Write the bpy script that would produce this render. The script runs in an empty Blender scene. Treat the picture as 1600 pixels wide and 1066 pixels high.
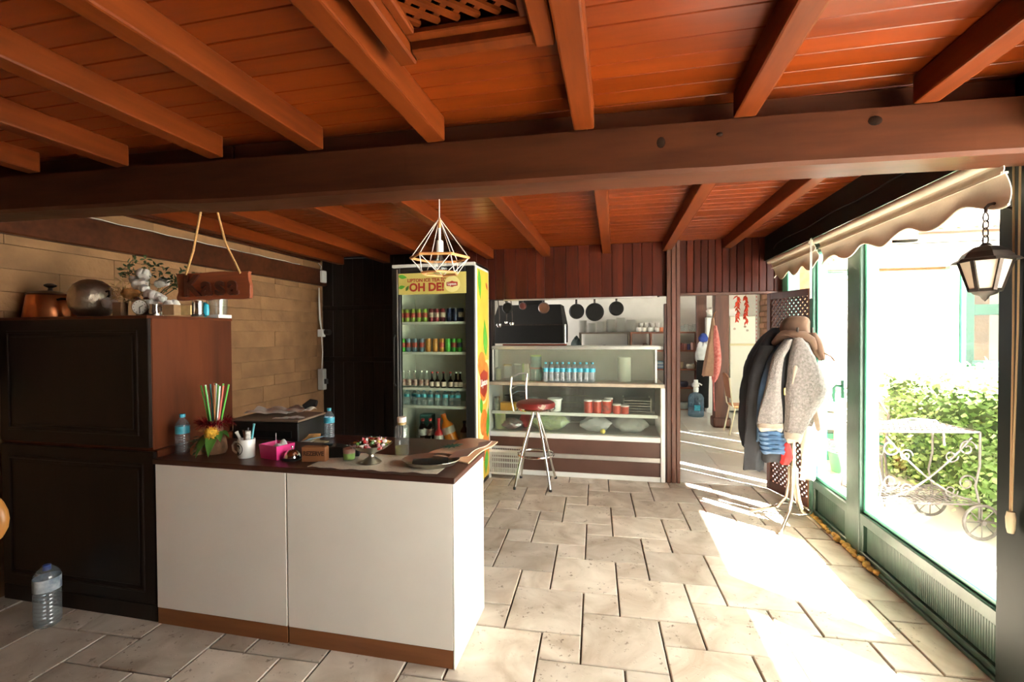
import bpy, bmesh, math, random
from mathutils import Vector, Matrix, Euler
PI = math.pi
R = math.radians
random.seed(7)
scene = bpy.context.scene
C = scene.collection

# ------------------------------------------------------------------ camera
cam_d = bpy.data.cameras.new('camera')
cam = bpy.data.objects.new('camera', cam_d)
C.objects.link(cam)
cam_d.sensor_width = 36.0
cam_d.lens = 716.17 / 1600 * 36.0
cam_d.clip_start = 0.02
_y, _p, _r = R(12.287), R(0.818), R(-0.337)
_f = Vector((-math.sin(_y) * math.cos(_p), math.cos(_y) * math.cos(_p), -math.sin(_p)))
_rt = Vector((math.cos(_y), math.sin(_y), 0))
_up = _rt.cross(_f)
_rt2 = _rt * math.cos(_r) + _up * math.sin(_r)
_up2 = _up * math.cos(_r) - _rt * math.sin(_r)
_m = Matrix((_rt2, _up2, -_f)).transposed().to_4x4()
_m.translation = Vector((0, 0, 1.5))
cam.matrix_world = _m
scene.camera = cam

# ------------------------------------------------------------------ world, sun, exposure
SUN_DIR = Vector((-1.0, 0.75, -1.15)).normalized()
world = bpy.data.worlds.new('world')
scene.world = world
world.use_nodes = True
nt = world.node_tree
nt.nodes.clear()
wo = nt.nodes.new('ShaderNodeOutputWorld')
bg = nt.nodes.new('ShaderNodeBackground')
sky = nt.nodes.new('ShaderNodeTexSky')
sky.sky_type = 'HOSEK_WILKIE'
sky.sun_direction = (-SUN_DIR.x, -SUN_DIR.y, -SUN_DIR.z)
sky.turbidity = 5.0
sky.ground_albedo = 0.5
mx = nt.nodes.new('ShaderNodeMixRGB')
mx.inputs[0].default_value = 0.8
mx.inputs[2].default_value = (1.0, 0.97, 0.92, 1)
nt.links.new(sky.outputs[0], mx.inputs[1])
nt.links.new(mx.outputs[0], bg.inputs[0])
bg.inputs[1].default_value = 6.0
nt.links.new(bg.outputs[0], wo.inputs[0])

sun_d = bpy.data.lights.new('sun', 'SUN')
sun_d.energy = 55.0
sun_d.angle = R(0.9)
sun_d.color = (1.0, 0.95, 0.88)
sun = bpy.data.objects.new('sun', sun_d)
C.objects.link(sun)
sun.location = (6, -4, 8)
sun.rotation_euler = SUN_DIR.to_track_quat('-Z', 'Y').to_euler()

vs = scene.view_settings
vs.view_transform = 'Standard'
vs.look = 'None'
vs.gamma = 1.0
vs.use_curve_mapping = False
vs.exposure = 1.55
scene.cycles.max_bounces = 10
scene.cycles.diffuse_bounces = 6
scene.cycles.transparent_max_bounces = 24
scene.cycles.sample_clamp_indirect = 8.0

# ------------------------------------------------------------------ mesh building
class MB:
    def __init__(s):
        s.v = []; s.f = []
    def add(s, vs_, fs_):
        n = len(s.v)
        s.v += [tuple(p) for p in vs_]
        s.f += [tuple(i + n for i in f) for f in fs_]
        return s
    def box(s, x0, x1, y0, y1, z0, z1):
        return s.add([(x0,y0,z0),(x1,y0,z0),(x1,y1,z0),(x0,y1,z0),(x0,y0,z1),(x1,y0,z1),(x1,y1,z1),(x0,y1,z1)],
                     [(0,3,2,1),(4,5,6,7),(0,1,5,4),(1,2,6,5),(2,3,7,6),(3,0,4,7)])
    def bar(s, a, b, w, h, up=(0,0,1)):
        a = Vector(a); b = Vector(b); d = (b - a).normalized()
        u = Vector(up)
        sd = d.cross(u)
        if sd.length < 1e-4: sd = d.cross(Vector((1,0,0)))
        sd.normalize(); u = sd.cross(d)
        vs_ = []
        for p in (a, b):
            for i, j in ((-1,-1),(1,-1),(1,1),(-1,1)):
                vs_.append(p + sd * (i * w / 2) + u * (j * h / 2))
        return s.add(vs_, [(3,2,1,0),(4,5,6,7),(0,1,5,4),(1,2,6,5),(2,3,7,6),(3,0,4,7)])
    def tube(s, pts, r, seg=8, closed=False, caps=True, ell=None):
        pts = [Vector(p) for p in pts]; n = len(pts)
        rs = r if isinstance(r, (list, tuple)) else [r] * n
        vs_ = []; ref = None
        for i, p in enumerate(pts):
            if closed: t = pts[(i+1) % n] - pts[i-1]
            else: t = pts[min(i+1, n-1)] - pts[max(i-1, 0)]
            t = t.normalized() if t.length > 1e-9 else Vector((0,0,1))
            if ref is None:
                ref = Vector((0,0,1)) if abs(t.z) < .9 else Vector((1,0,0))
            a = t.cross(ref)
            if a.length < 1e-5: a = t.cross(Vector((0,1,0)))
            a.normalize(); b = a.cross(t).normalized(); ref = b
            e = ell or (1, 1)
            for k in range(seg):
                q = 2 * PI * k / seg
                vs_.append(p + a * (math.cos(q) * rs[i] * e[0]) + b * (math.sin(q) * rs[i] * e[1]))
        fs_ = []
        m = n if closed else n - 1
        for i in range(m):
            for k in range(seg):
                a0 = i * seg + k; a1 = i * seg + (k+1) % seg
                b0 = ((i+1) % n) * seg + k; b1 = ((i+1) % n) * seg + (k+1) % seg
                fs_.append((a0, a1, b1, b0))
        if caps and not closed:
            fs_.append(tuple(reversed(range(seg)))); fs_.append(tuple((n-1) * seg + k for k in range(seg)))
        return s.add(vs_, fs_)
    def lathe(s, prof, seg=20, c=(0,0,0), sx=1.0, sy=1.0):
        vs_ = []; idx = []
        for r, z in prof:
            if r < 1e-6:
                idx.append([len(vs_)] * seg); vs_.append((c[0], c[1], c[2] + z))
            else:
                st = len(vs_)
                for k in range(seg):
                    q = 2 * PI * k / seg
                    vs_.append((c[0] + r * sx * math.cos(q), c[1] + r * sy * math.sin(q), c[2] + z))
                idx.append(list(range(st, st + seg)))
        fs_ = []
        for i in range(len(prof) - 1):
            for k in range(seg):
                k2 = (k+1) % seg
                q = [idx[i][k], idx[i][k2], idx[i+1][k2], idx[i+1][k]]
                u = []
                for x in q:
                    if x not in u: u.append(x)
                if len(u) >= 3: fs_.append(tuple(u))
        return s.add(vs_, fs_)
    def prism(s, poly, lo, hi, axis='z'):
        n = len(poly)
        def P(a, b, h):
            return {'z': (a, b, h), 'y': (a, h, b), 'x': (h, a, b)}[axis]
        vs_ = [P(a, b, lo) for a, b in poly] + [P(a, b, hi) for a, b in poly]
        fs_ = [tuple(reversed(range(n))), tuple(range(n, 2*n))]
        fs_ += [(i, (i+1) % n, n + (i+1) % n, n + i) for i in range(n)]
        return s.add(vs_, fs_)
    def sheet(s, fn, nu, nv, th=0.003, wrap=False):
        """closed thick sheet: fn(u,v)->Vector, thickened along its normal"""
        P = [[Vector(fn(i / nu, j / nv)) for j in range(nv + 1)] for i in range(nu + 1)]
        N = []
        for i in range(nu + 1):
            row = []
            for j in range(nv + 1):
                du = P[min(i+1, nu)][j] - P[max(i-1, 0)][j]
                dv = P[i][min(j+1, nv)] - P[i][max(j-1, 0)]
                n = du.cross(dv)
                row.append(n.normalized() if n.length > 1e-12 else Vector((0,0,1)))
            N.append(row)
        W = nv + 1; T = (nu + 1) * W
        vs_ = [P[i][j] + N[i][j] * (th / 2) for i in range(nu + 1) for j in range(W)]
        vs_ += [P[i][j] - N[i][j] * (th / 2) for i in range(nu + 1) for j in range(W)]
        fs_ = []
        for i in range(nu):
            for j in range(nv):
                a, b, c, d = i*W+j, (i+1)*W+j, (i+1)*W+j+1, i*W+j+1
                fs_.append((a, b, c, d)); fs_.append((T+d, T+c, T+b, T+a))
        for i in range(nu):
            fs_.append((i*W, T+i*W, T+(i+1)*W, (i+1)*W))
            fs_.append(((i+1)*W+nv, T+(i+1)*W+nv, T+i*W+nv, i*W+nv))
        for j in range(nv):
            fs_.append((j+1, T+j+1, T+j, j))
            fs_.append((nu*W+j, T+nu*W+j, T+nu*W+j+1, nu*W+j+1))
        return s.add(vs_, fs_)
    def xf(s, M):
        s.v = [tuple(M @ Vector(p)) for p in s.v]
        return s
    def rot(s, z=0, x=0, y=0, loc=(0,0,0)):
        return s.xf(Matrix.Translation(loc) @ Euler((x, y, z)).to_matrix().to_4x4())
    def mesh(s, name, mat, smooth=False, bevel=0, bseg=1, fixn=True):
        me = bpy.data.meshes.new(name)
        me.from_pydata(s.v, [], s.f)
        bm = bmesh.new(); bm.from_mesh(me)
        if fixn: bmesh.ops.recalc_face_normals(bm, faces=bm.faces)
        if bevel:
            es = [e for e in bm.edges if len(e.link_faces) == 2 and e.calc_face_angle(0) > R(35)]
            bmesh.ops.bevel(bm, geom=es, offset=bevel, segments=bseg, affect='EDGES', profile=.6, clamp_overlap=True)
        if smooth:
            for f in bm.faces: f.smooth = True
            for e in bm.edges:
                if len(e.link_faces) == 2 and e.calc_face_angle(0) > R(42): e.smooth = False
        bm.to_mesh(me); bm.free()
        if mat: me.materials.append(mat)
        return me

def obj(name, mb, mat, parent=None, smooth=False, bevel=0, bseg=1, loc=None, kind=None, label=None, fixn=True):
    me = mb if isinstance(mb, bpy.types.Mesh) else mb.mesh(name, mat, smooth, bevel, bseg, fixn)
    o = bpy.data.objects.new(name, me)
    C.objects.link(o)
    if parent: o.parent = parent
    if loc: o.location = loc
    if kind: o['kind'] = kind
    if label: o['label'] = label
    return o

def tag(o, label, cat, group=None):
    o['label'] = label; o['category'] = cat
    if group: o['group'] = group
    return o

def thing(name, label, cat, loc=(0,0,0), rotz=0, group=None):
    o = bpy.data.objects.new(name, None)
    C.objects.link(o)
    o.empty_display_size = .05
    o.location = loc; o.rotation_euler = (0, 0, rotz)
    return tag(o, label, cat, group)

def struct(name, mb, mat, **k):
    o = obj(name, mb, mat, **k); o['kind'] = 'structure'
    return o

def copy_tree(root, loc=None, rotz=None, label=None, group=None, parent=None):
    r = root.copy(); C.objects.link(r)
    if parent: r.parent = parent
    if loc is not None: r.location = loc
    if rotz is not None: r.rotation_euler = (0, 0, rotz)
    if label: r['label'] = label
    if group: r['group'] = group
    for ch in list(root.children):
        c = ch.copy(); C.objects.link(c); c.parent = r
        for g in list(ch.children):
            d = g.copy(); C.objects.link(d); d.parent = c
    return r

def text_mb(s, size=.1, ext=.001, align='CENTER', shear=0, bold=0):
    cu = bpy.data.curves.new('writing', 'FONT')
    cu.body = s; cu.size = size; cu.extrude = ext; cu.align_x = align; cu.align_y = 'CENTER'; cu.shear = shear
    cu.offset = bold
    cu.resolution_u = 3
    o = bpy.data.objects.new('writing', cu)
    C.objects.link(o)
    dg = bpy.context.evaluated_depsgraph_get()
    me = o.evaluated_get(dg).to_mesh()
    mb = MB()
    mb.add([tuple(v.co) for v in me.vertices], [tuple(p.vertices) for p in me.polygons])
    o.evaluated_get(dg).to_mesh_clear()
    bpy.data.objects.remove(o); bpy.data.curves.remove(cu)
    return mb

ORD = ['first','second','third','fourth','fifth','sixth','seventh','eighth','ninth','tenth','eleventh','twelfth']

# ------------------------------------------------------------------ materials
def new_mat(name):
    m = bpy.data.materials.new(name); m.use_nodes = True
    n = m.node_tree; p = n.nodes['Principled BSDF']
    return m, n, p

def mat(name, col, rough=.5, metal=0, var=0.0, scale=8.0, bump=0.0, bscale=None, spec=.5, rnd=0.0, stretch=(1,1,1), col2=None, coat=0, sheen=0, detail=5):
    """plain surface with optional mottling (var / col2), relief (bump) and per-object tint (rnd)"""
    m, n, p = new_mat(name)
    L = n.links.new
    p.inputs['Roughness'].default_value = rough
    p.inputs['Metallic'].default_value = metal
    p.inputs['Specular IOR Level'].default_value = spec
    p.inputs['Coat Weight'].default_value = coat
    p.inputs['Coat Roughness'].default_value = .15
    p.inputs['Sheen Weight'].default_value = sheen
    c4 = (*col, 1)
    p.inputs['Base Color'].default_value = c4
    if var or bump or col2:
        tc = n.nodes.new('ShaderNodeTexCoord')
        mp = n.nodes.new('ShaderNodeMapping')
        mp.inputs['Scale'].default_value = stretch
        L(tc.outputs['Object'], mp.inputs[0])
        if rnd or True:
            oi = n.nodes.new('ShaderNodeObjectInfo')
            mul = n.nodes.new('ShaderNodeMath'); mul.operation = 'MULTIPLY'; mul.inputs[1].default_value = 37.0
            L(oi.outputs['Random'], mul.inputs[0]); L(mul.outputs[0], mp.inputs['Location'])
        nz = n.nodes.new('ShaderNodeTexNoise')
        nz.inputs['Scale'].default_value = scale; nz.inputs['Detail'].default_value = detail
        L(mp.outputs[0], nz.inputs['Vector'])
    last = None
    if var or col2:
        cr = n.nodes.new('ShaderNodeValToRGB')
        cr.color_ramp.elements[0].position = .3; cr.color_ramp.elements[1].position = .7
        a = tuple(max(0, x * (1 - var)) for x in col)
        b = col2 if col2 else tuple(min(1, x * (1 + var)) for x in col)
        cr.color_ramp.elements[0].color = (*a, 1); cr.color_ramp.elements[1].color = (*b, 1)
        L(nz.outputs[0], cr.inputs[0]); last = cr.outputs[0]
    if rnd:
        oi2 = n.nodes.new('ShaderNodeObjectInfo')
        mr = n.nodes.new('ShaderNodeMapRange')
        mr.inputs[3].default_value = 1 - rnd; mr.inputs[4].default_value = 1 + rnd
        L(oi2.outputs['Random'], mr.inputs[0])
        hs = n.nodes.new('ShaderNodeHueSaturation')
        hs.inputs['Color'].default_value = c4
        if last: L(last, hs.inputs['Color'])
        L(mr.outputs[0], hs.inputs['Value']); last = hs.outputs[0]
    if last: L(last, p.inputs['Base Color'])
    if bump:
        bp = n.nodes.new('ShaderNodeBump'); bp.inputs['Strength'].default_value = bump; bp.inputs['Distance'].default_value = .01
        if bscale:
            n2 = n.nodes.new('ShaderNodeTexNoise'); n2.inputs['Scale'].default_value = bscale; n2.inputs['Detail'].default_value = 4
            L(mp.outputs[0], n2.inputs['Vector']); L(n2.outputs[0], bp.inputs['Height'])
        else: L(nz.outputs[0], bp.inputs['Height'])
        L(bp.outputs[0], p.inputs['Normal'])
    return m

def wood(name, col, dark, rough=.4, axis='x', scale=3.0, rnd=.12, bump=.15, coat=0, knots=True, spec=.5):
    """grain stretched along one axis, darker streaks, occasional knots, per-piece tint"""
    m, n, p = new_mat(name); L = n.links.new
    p.inputs['Roughness'].default_value = rough
    p.inputs['Coat Weight'].default_value = coat; p.inputs['Coat Roughness'].default_value = .2
    p.inputs['Specular IOR Level'].default_value = spec
    tc = n.nodes.new('ShaderNodeTexCoord'); mp = n.nodes.new('ShaderNodeMapping')
    s = {'x': (.12,1,1), 'y': (1,.12,1), 'z': (1,1,.12)}[axis]
    mp.inputs['Scale'].default_value = tuple(k * scale * 4 for k in s)
    oi = n.nodes.new('ShaderNodeObjectInfo')
    mu = n.nodes.new('ShaderNodeMath'); mu.operation = 'MULTIPLY'; mu.inputs[1].default_value = 53.0
    L(oi.outputs['Random'], mu.inputs[0]); L(mu.outputs[0], mp.inputs['Location'])
    L(tc.outputs['Object'], mp.inputs[0])
    nz = n.nodes.new('ShaderNodeTexNoise'); nz.inputs['Scale'].default_value = 1.0; nz.inputs['Detail'].default_value = 6; nz.inputs['Distortion'].default_value = .6
    L(mp.outputs[0], nz.inputs['Vector'])
    n2 = n.nodes.new('ShaderNodeTexNoise'); n2.inputs['Scale'].default_value = 6.0; n2.inputs['Detail'].default_value = 3
    L(mp.outputs[0], n2.inputs['Vector'])
    mi = n.nodes.new('ShaderNodeMixRGB'); mi.inputs[0].default_value = .35
    L(nz.outputs[0], mi.inputs[1]); L(n2.outputs[0], mi.inputs[2])
    cr = n.nodes.new('ShaderNodeValToRGB')
    cr.color_ramp.elements[0].position = .33; cr.color_ramp.elements[1].position = .62
    cr.color_ramp.elements[0].color = (*dark, 1); cr.color_ramp.elements[1].color = (*col, 1)
    L(mi.outputs[0], cr.inputs[0])
    mr = n.nodes.new('ShaderNodeMapRange'); mr.inputs[3].default_value = 1 - rnd; mr.inputs[4].default_value = 1 + rnd
    L(oi.outputs['Random'], mr.inputs[0])
    hs = n.nodes.new('ShaderNodeHueSaturation'); L(cr.outputs[0], hs.inputs['Color']); L(mr.outputs[0], hs.inputs['Value'])
    L(hs.outputs[0], p.inputs['Base Color'])
    bp = n.nodes.new('ShaderNodeBump'); bp.inputs['Strength'].default_value = bump; bp.inputs['Distance'].default_value = .004
    L(mi.outputs[0], bp.inputs['Height']); L(bp.outputs[0], p.inputs['Normal'])
    return m

def clear(name, tint=(1,1,1), gloss=.08, rough=.03, body=0.0, bodycol=(1,1,1)):
    """thin clear sheet: transparent with a little gloss and (optionally) some milky body"""
    m = bpy.data.materials.new(name); m.use_nodes = True
    n = m.node_tree; n.nodes.clear(); L = n.links.new
    o = n.nodes.new('ShaderNodeOutputMaterial')
    t = n.nodes.new('ShaderNodeBsdfTransparent'); t.inputs[0].default_value = (*tint, 1)
    g = n.nodes.new('ShaderNodeBsdfGlossy'); g.inputs['Roughness'].default_value = rough
    lw = n.nodes.new('ShaderNodeLayerWeight'); lw.inputs[0].default_value = .5
    pw = n.nodes.new('ShaderNodeMath'); pw.operation = 'POWER'; pw.inputs[1].default_value = 4.0
    L(lw.outputs['Facing'], pw.inputs[0])
    mu = n.nodes.new('ShaderNodeMath'); mu.operation = 'MULTIPLY_ADD'; mu.inputs[1].default_value = .22; mu.inputs[2].default_value = gloss * .5
    mu.use_clamp = True
    L(pw.outputs[0], mu.inputs[0])
    a = n.nodes.new('ShaderNodeMixShader'); L(mu.outputs[0], a.inputs[0]); L(t.outputs[0], a.inputs[1]); L(g.outputs[0], a.inputs[2])
    last = a.outputs[0]
    if body:
        d = n.nodes.new('ShaderNodeBsdfDiffuse'); d.inputs[0].default_value = (*bodycol, 1)
        b = n.nodes.new('ShaderNodeMixShader'); b.inputs[0].default_value = body
        L(last, b.inputs[1]); L(d.outputs[0], b.inputs[2]); last = b.outputs[0]
    L(last, o.inputs[0])
    return m

def travertine():
    m, n, p = new_mat('travertine tile'); L = n.links.new
    p.inputs['Roughness'].default_value = .45
    tc = n.nodes.new('ShaderNodeTexCoord'); mp = n.nodes.new('ShaderNodeMapping')
    oi = n.nodes.new('ShaderNodeObjectInfo')
    mu = n.nodes.new('ShaderNodeMath'); mu.operation = 'MULTIPLY'; mu.inputs[1].default_value = 91.0
    L(oi.outputs['Random'], mu.inputs[0]); L(mu.outputs[0], mp.inputs['Location'])
    L(tc.outputs['Object'], mp.inputs[0])
    big = n.nodes.new('ShaderNodeTexNoise'); big.inputs['Scale'].default_value = 3.2; big.inputs['Detail'].default_value = 7; big.inputs['Distortion'].default_value = 1.6
    L(mp.outputs[0], big.inputs['Vector'])
    cr = n.nodes.new('ShaderNodeValToRGB')
    e = cr.color_ramp.elements
    e[0].position = .3; e[0].color = (.42,.335,.255,1); e[1].position = .68; e[1].color = (.69,.61,.515,1)
    k = e.new(.5); k.color = (.57,.49,.40,1)
    L(big.outputs[0], cr.inputs[0])
    pit = n.nodes.new('ShaderNodeTexNoise'); pit.inputs['Scale'].default_value = 34; pit.inputs['Detail'].default_value = 3; pit.inputs['Roughness'].default_value=.7
    L(mp.outputs[0], pit.inputs['Vector'])
    pr = n.nodes.new('ShaderNodeValToRGB'); pr.color_ramp.elements[0].position = .34; pr.color_ramp.elements[1].position = .40
    pr.color_ramp.elements[0].color = (.36,.31,.27,1)
    L(pit.outputs[0], pr.inputs[0])
    ml = n.nodes.new('ShaderNodeMixRGB'); ml.blend_type = 'MULTIPLY'
    mk = n.nodes.new('ShaderNodeTexNoise'); mk.inputs['Scale'].default_value = 5.5; mk.inputs['Detail'].default_value = 2
    L(mp.outputs[0], mk.inputs['Vector'])
    mkr = n.nodes.new('ShaderNodeMapRange'); mkr.inputs[1].default_value = .46; mkr.inputs[2].default_value = .62
    L(mk.outputs[0], mkr.inputs[0]); L(mkr.outputs[0], ml.inputs[0])
    L(cr.outputs[0], ml.inputs[1]); L(pr.outputs[0], ml.inputs[2])
    mr = n.nodes.new('ShaderNodeMapRange'); mr.inputs[3].default_value = .78; mr.inputs[4].default_value = 1.10
    L(oi.outputs['Random'], mr.inputs[0])
    hs = n.nodes.new('ShaderNodeHueSaturation'); L(ml.outputs[0], hs.inputs['Color']); L(mr.outputs[0], hs.inputs['Value'])
    L(hs.outputs[0], p.inputs['Base Color'])
    bp = n.nodes.new('ShaderNodeBump'); bp.inputs['Strength'].default_value = .35; bp.inputs['Distance'].default_value = .004
    L(pr.outputs[0], bp.inputs['Height']); L(bp.outputs[0], p.inputs['Normal'])
    return m

M = {}
M['trav'] = travertine()
M['grout'] = mat('floor bedding', (.13,.10,.075), .9, var=.3, scale=20)
M['ceil'] = wood('orange varnished board', (.165,.0255,.0028), (.092,.013,.0016), rough=.28, axis='x', scale=1.2, rnd=.10, bump=.1, spec=.3)
M['joist'] = wood('orange varnished joist', (.130,.0245,.0045), (.066,.012,.0026), rough=.36, axis='y', scale=1.5, rnd=.06, bump=.12, spec=.12)
M['beam'] = wood('dark stained beam', (.078,.023,.0095), (.034,.011,.0055), rough=.45, axis='x', scale=1.1, rnd=.03, bump=.2, spec=.1)
M['darkwood'] = wood('dark brown wall board', (.085,.024,.014), (.03,.010,.007), rough=.38, axis='z', scale=2.0, rnd=.22, bump=.2)
M['redwood'] = wood('red brown wall board', (.080,.014,.006), (.030,.0065,.0035), rough=.36, axis='z', scale=2.0, rnd=.25, bump=.2, spec=.25)
M['blackwood'] = wood('nearly black wood', (.022,.013,.010), (.010,.007,.006), rough=.45, axis='z', scale=2.0, rnd=.12, bump=.15, spec=.25)
M['column'] = wood('brown column wood', (.125,.044,.025), (.055,.020,.012), rough=.4, axis='z', scale=1.6, rnd=.08, bump=.15)
M['stone'] = mat('tan stone block', (.26,.132,.055), .8, var=.25, scale=4.0, bump=.6, bscale=24, rnd=.10)
M['mortar'] = mat('stone wall bedding', (.24,.135,.065), .95, var=.2, scale=20)
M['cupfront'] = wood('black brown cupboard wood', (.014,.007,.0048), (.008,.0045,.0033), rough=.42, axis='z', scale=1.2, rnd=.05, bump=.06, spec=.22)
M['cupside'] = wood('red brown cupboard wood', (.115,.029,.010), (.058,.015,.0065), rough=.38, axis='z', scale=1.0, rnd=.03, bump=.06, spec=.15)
M['white'] = mat('white laminate', (.90,.845,.77), .38, var=.03, scale=3)
M['worktop'] = wood('dark red brown worktop', (.075,.025,.016), (.04,.014,.010), rough=.33, axis='x', scale=1.2, rnd=.03, bump=.06)
M['plinth'] = wood('orange brown plinth', (.30,.105,.03), (.19,.062,.018), rough=.45, axis='x', scale=1.4, rnd=.03, bump=.06)
M['green'] = mat('green gloss paint', (.030,.135,.085), .32, var=.25, scale=6, bump=.06, bscale=30)
M['greenlight'] = mat('sea green paint', (.10,.38,.26), .35, var=.12, scale=8)
M['greendark'] = mat('worn dark green paint', (.035,.075,.05), .35, var=.3, scale=7, bump=.08, bscale=25)
M['blackgreen'] = mat('black green paint', (.006,.009,.007), .45, var=.2, scale=6, spec=.2)
M['glass'] = clear('window glass', (.97,.99,.98), .04)
M['caseglass'] = clear('display glass', (.92,.95,.92), .05, .04, body=.025, bodycol=(.75,.78,.70))
M['cooldoor'] = clear('cooler door glass', (.86,.90,.84), .06, .03)
M['foggy'] = clear('dusty display glass', (.84,.88,.82), .07, .08, body=.16, bodycol=(.62,.62,.52))
M['pet'] = clear('clear bottle plastic', (.86,.90,.93), .22, .08, body=.08, bodycol=(.8,.88,.92))
M['clearglass'] = clear('clear glass', (.93,.95,.94), .14, .03, body=.03)
M['film'] = clear('clear plastic film', (.88,.88,.88), .25, .12, body=.22, bodycol=(.8,.8,.8))
M['steel'] = mat('steel', (.62,.61,.58), .22, 1.0)
M['chrome'] = mat('chrome', (.72,.70,.66), .14, 1.0)
M['dullsteel'] = mat('dull steel', (.40,.37,.31), .38, 1.0, var=.2, scale=12)
M['iron'] = mat('dark iron', (.055,.042,.035), .5, .8, var=.3, scale=20, bump=.2)
M['black'] = mat('black plastic', (.012,.011,.010), .4)
M['blacksoft'] = mat('black matt', (.010,.009,.008), .7, spec=.2)
M['whiteplastic'] = mat('white plastic', (.80,.79,.75), .4)
M['whitewall'] = mat('white plaster', (.74,.71,.66), .85, var=.05, scale=4, bump=.1, bscale=40)
M['kitchenfloor'] = mat('pale floor tile', (.62,.58,.52), .3, var=.06, scale=3, rnd=.05)
M['aluminium'] = mat('brushed aluminium', (.66,.64,.60), .4, .85, var=.06, scale=10)
M['casebrown'] = mat('brown case panel', (.105,.047,.032), .45, var=.15, scale=5)

# ================================================================== THE ROOM
XL, XR, YB = -3.46, 1.62, 4.87
CZ, JZ = 2.43, 2.33

# ---- floor: hopscotch pattern of large and small travertine squares
floor = struct('floor', MB().box(XL, XR + .06, -1.7, 4.93, -.12, -.014), M['grout'])
def clip(poly, x0, x1, y0, y1):
    for ax, lim, sg in ((0, x0, 1), (0, x1, -1), (1, y0, 1), (1, y1, -1)):
        out = []
        for i in range(len(poly)):
            a, b = poly[i-1], poly[i]
            da, db = (a[ax] - lim) * sg, (b[ax] - lim) * sg
            if (da >= 0) != (db >= 0):
                t = da / (da - db); out.append((a[0] + (b[0]-a[0]) * t, a[1] + (b[1]-a[1]) * t))
            if db >= 0: out.append(b)
        poly = out
        if not poly: return []
    return poly
def tile_mb(poly, th=.03, ch=.004):
    n = len(poly)
    cx = sum(p[0] for p in poly) / n; cy = sum(p[1] for p in poly) / n
    top = []
    for x, y in poly:
        d = math.hypot(x - cx, y - cy) or 1
        top.append((x - (x-cx)/d*ch*1.3, y - (y-cy)/d*ch*1.3))
    mb = MB()
    v = [(x, y, -th) for x, y in poly] + [(x, y, -ch) for x, y in poly] + [(x, y, 0) for x, y in top]
    f = [tuple(range(2*n, 3*n))]
    for i in range(n):
        j = (i+1) % n
        f += [(i, j, n+j, n+i), (n+i, n+j, 2*n+j, 2*n+i)]
    return mb.add(v, f)
LT, ST = .3925, .1965
GA = R(2.0)
def rt2(x, y): return (x*math.cos(GA) - y*math.sin(GA), x*math.sin(GA) + y*math.cos(GA))
shared = {}
far_tiles = MB()
rng = random.Random(3)
g = .0045
for i in range(-16, 17):
    for j in range(-18, 12):
        ox, oy = i*LT + j*ST, -i*ST + j*LT
        for kind, (w, x, y) in (('L', (LT, ox, oy - LT)), ('S', (ST, ox, oy))):
            loc4 = [(x+g, y+g), (x+w-g, y+g), (x+w-g, y+w-g), (x+g, y+w-g)]
            P4 = [(-.009 + a, 3.855 + b) for a, b in (rt2(*p) for p in loc4)]
            Q = clip(P4, XL + .01, XR, -1.65, 4.9)
            if len(Q) < 3: continue
            ar = abs(sum(Q[k-1][0]*Q[k][1] - Q[k][0]*Q[k-1][1] for k in range(len(Q)))) / 2
            if ar < .002: continue
            cx = sum(p[0] for p in Q) / len(Q); cy = sum(p[1] for p in Q) / len(Q)
            dz = rng.uniform(-.0025, .001)
            if max(p[1] for p in Q) < 1.25 or cy < 1.1 + 0.0:
                t = tile_mb(Q); far_tiles.add([(a, b, c + dz) for a, b, c in t.v], t.f); continue
            full = len(Q) == 4 and all(abs(Q[k][0]-P4[k][0]) < 1e-6 or True for k in range(4)) and abs(ar - (w-2*g)**2) < 1e-5
            if full:
                if kind not in shared:
                    h = w/2 - g
                    shared[kind] = tile_mb([(-h,-h),(h,-h),(h,h),(-h,h)]).mesh('floor_tile', M['trav'])
                o = obj('floor_tile', shared[kind], None, floor)
                o.rotation_euler = (rng.uniform(-.002,.002), rng.uniform(-.002,.002), GA + rng.choice((0, PI/2, PI)))
            else:
                o = obj('floor_tile', tile_mb([(a-cx, b-cy) for a, b in Q]), M['trav'], floor)
            o.location = (cx, cy, dz)
obj('floor_tile_field', far_tiles, M['trav'], floor, kind='stuff')

# ---- ceiling: boards across the room, hatch with lattice, joists
ceiling = struct('ceiling', MB().box(XL - .1, XR + .1, -1.7, .62, 2.46, 2.56).box(XL - .1, XR + .1, 1.36, 5.0, 2.46, 2.56)
                 .box(XL - .1, -.66, .62, 1.36, 2.46, 2.56).box(-.16, XR + .1, .62, 1.36, 2.46, 2.56), M['blacksoft'])
HX0, HX1, HY0, HY1 = -.625, -.19, .66, 1.31
y = -1.6
while y < 4.86:
    w = rng.uniform(.088, .112)
    y1 = min(y + w, 4.9)
    segs = [(XL, XR + .03)]
    if y1 > HY0 and y < HY1:
        segs = [(XL, HX0), (HX1, XR + .03)]
    for a, b in segs:
        cxx, cyy = (a+b)/2, (y+y1)/2
        o = obj('ceiling_board', MB().box(a-cxx, b-cxx, y+.0012-cyy, y1-.0012-cyy, 0, .03), M['ceil'], ceiling, bevel=.0025)
        o.location = (cxx, cyy, CZ + rng.uniform(-.001, .001))
    y = y1
def joist(xa, ya, xb, yb, w=.082):
    L = math.hypot(xb-xa, yb-ya)
    o = obj('joist', MB().box(-w/2, w/2, 0, L, 0, .102), M['joist'], ceiling, bevel=.008, bseg=2)
    o.location = (xa, ya, JZ + rng.uniform(-.004, .004)); o.rotation_euler = (0, 0, -math.atan2(xb-xa, yb-ya))
for x in (-3.36, -2.86, -2.33, -1.81, -1.30, -.735, -.108, .50, 1.11):
    joist(x - .02, -1.6, x, 1.90 + .045*x)
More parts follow.
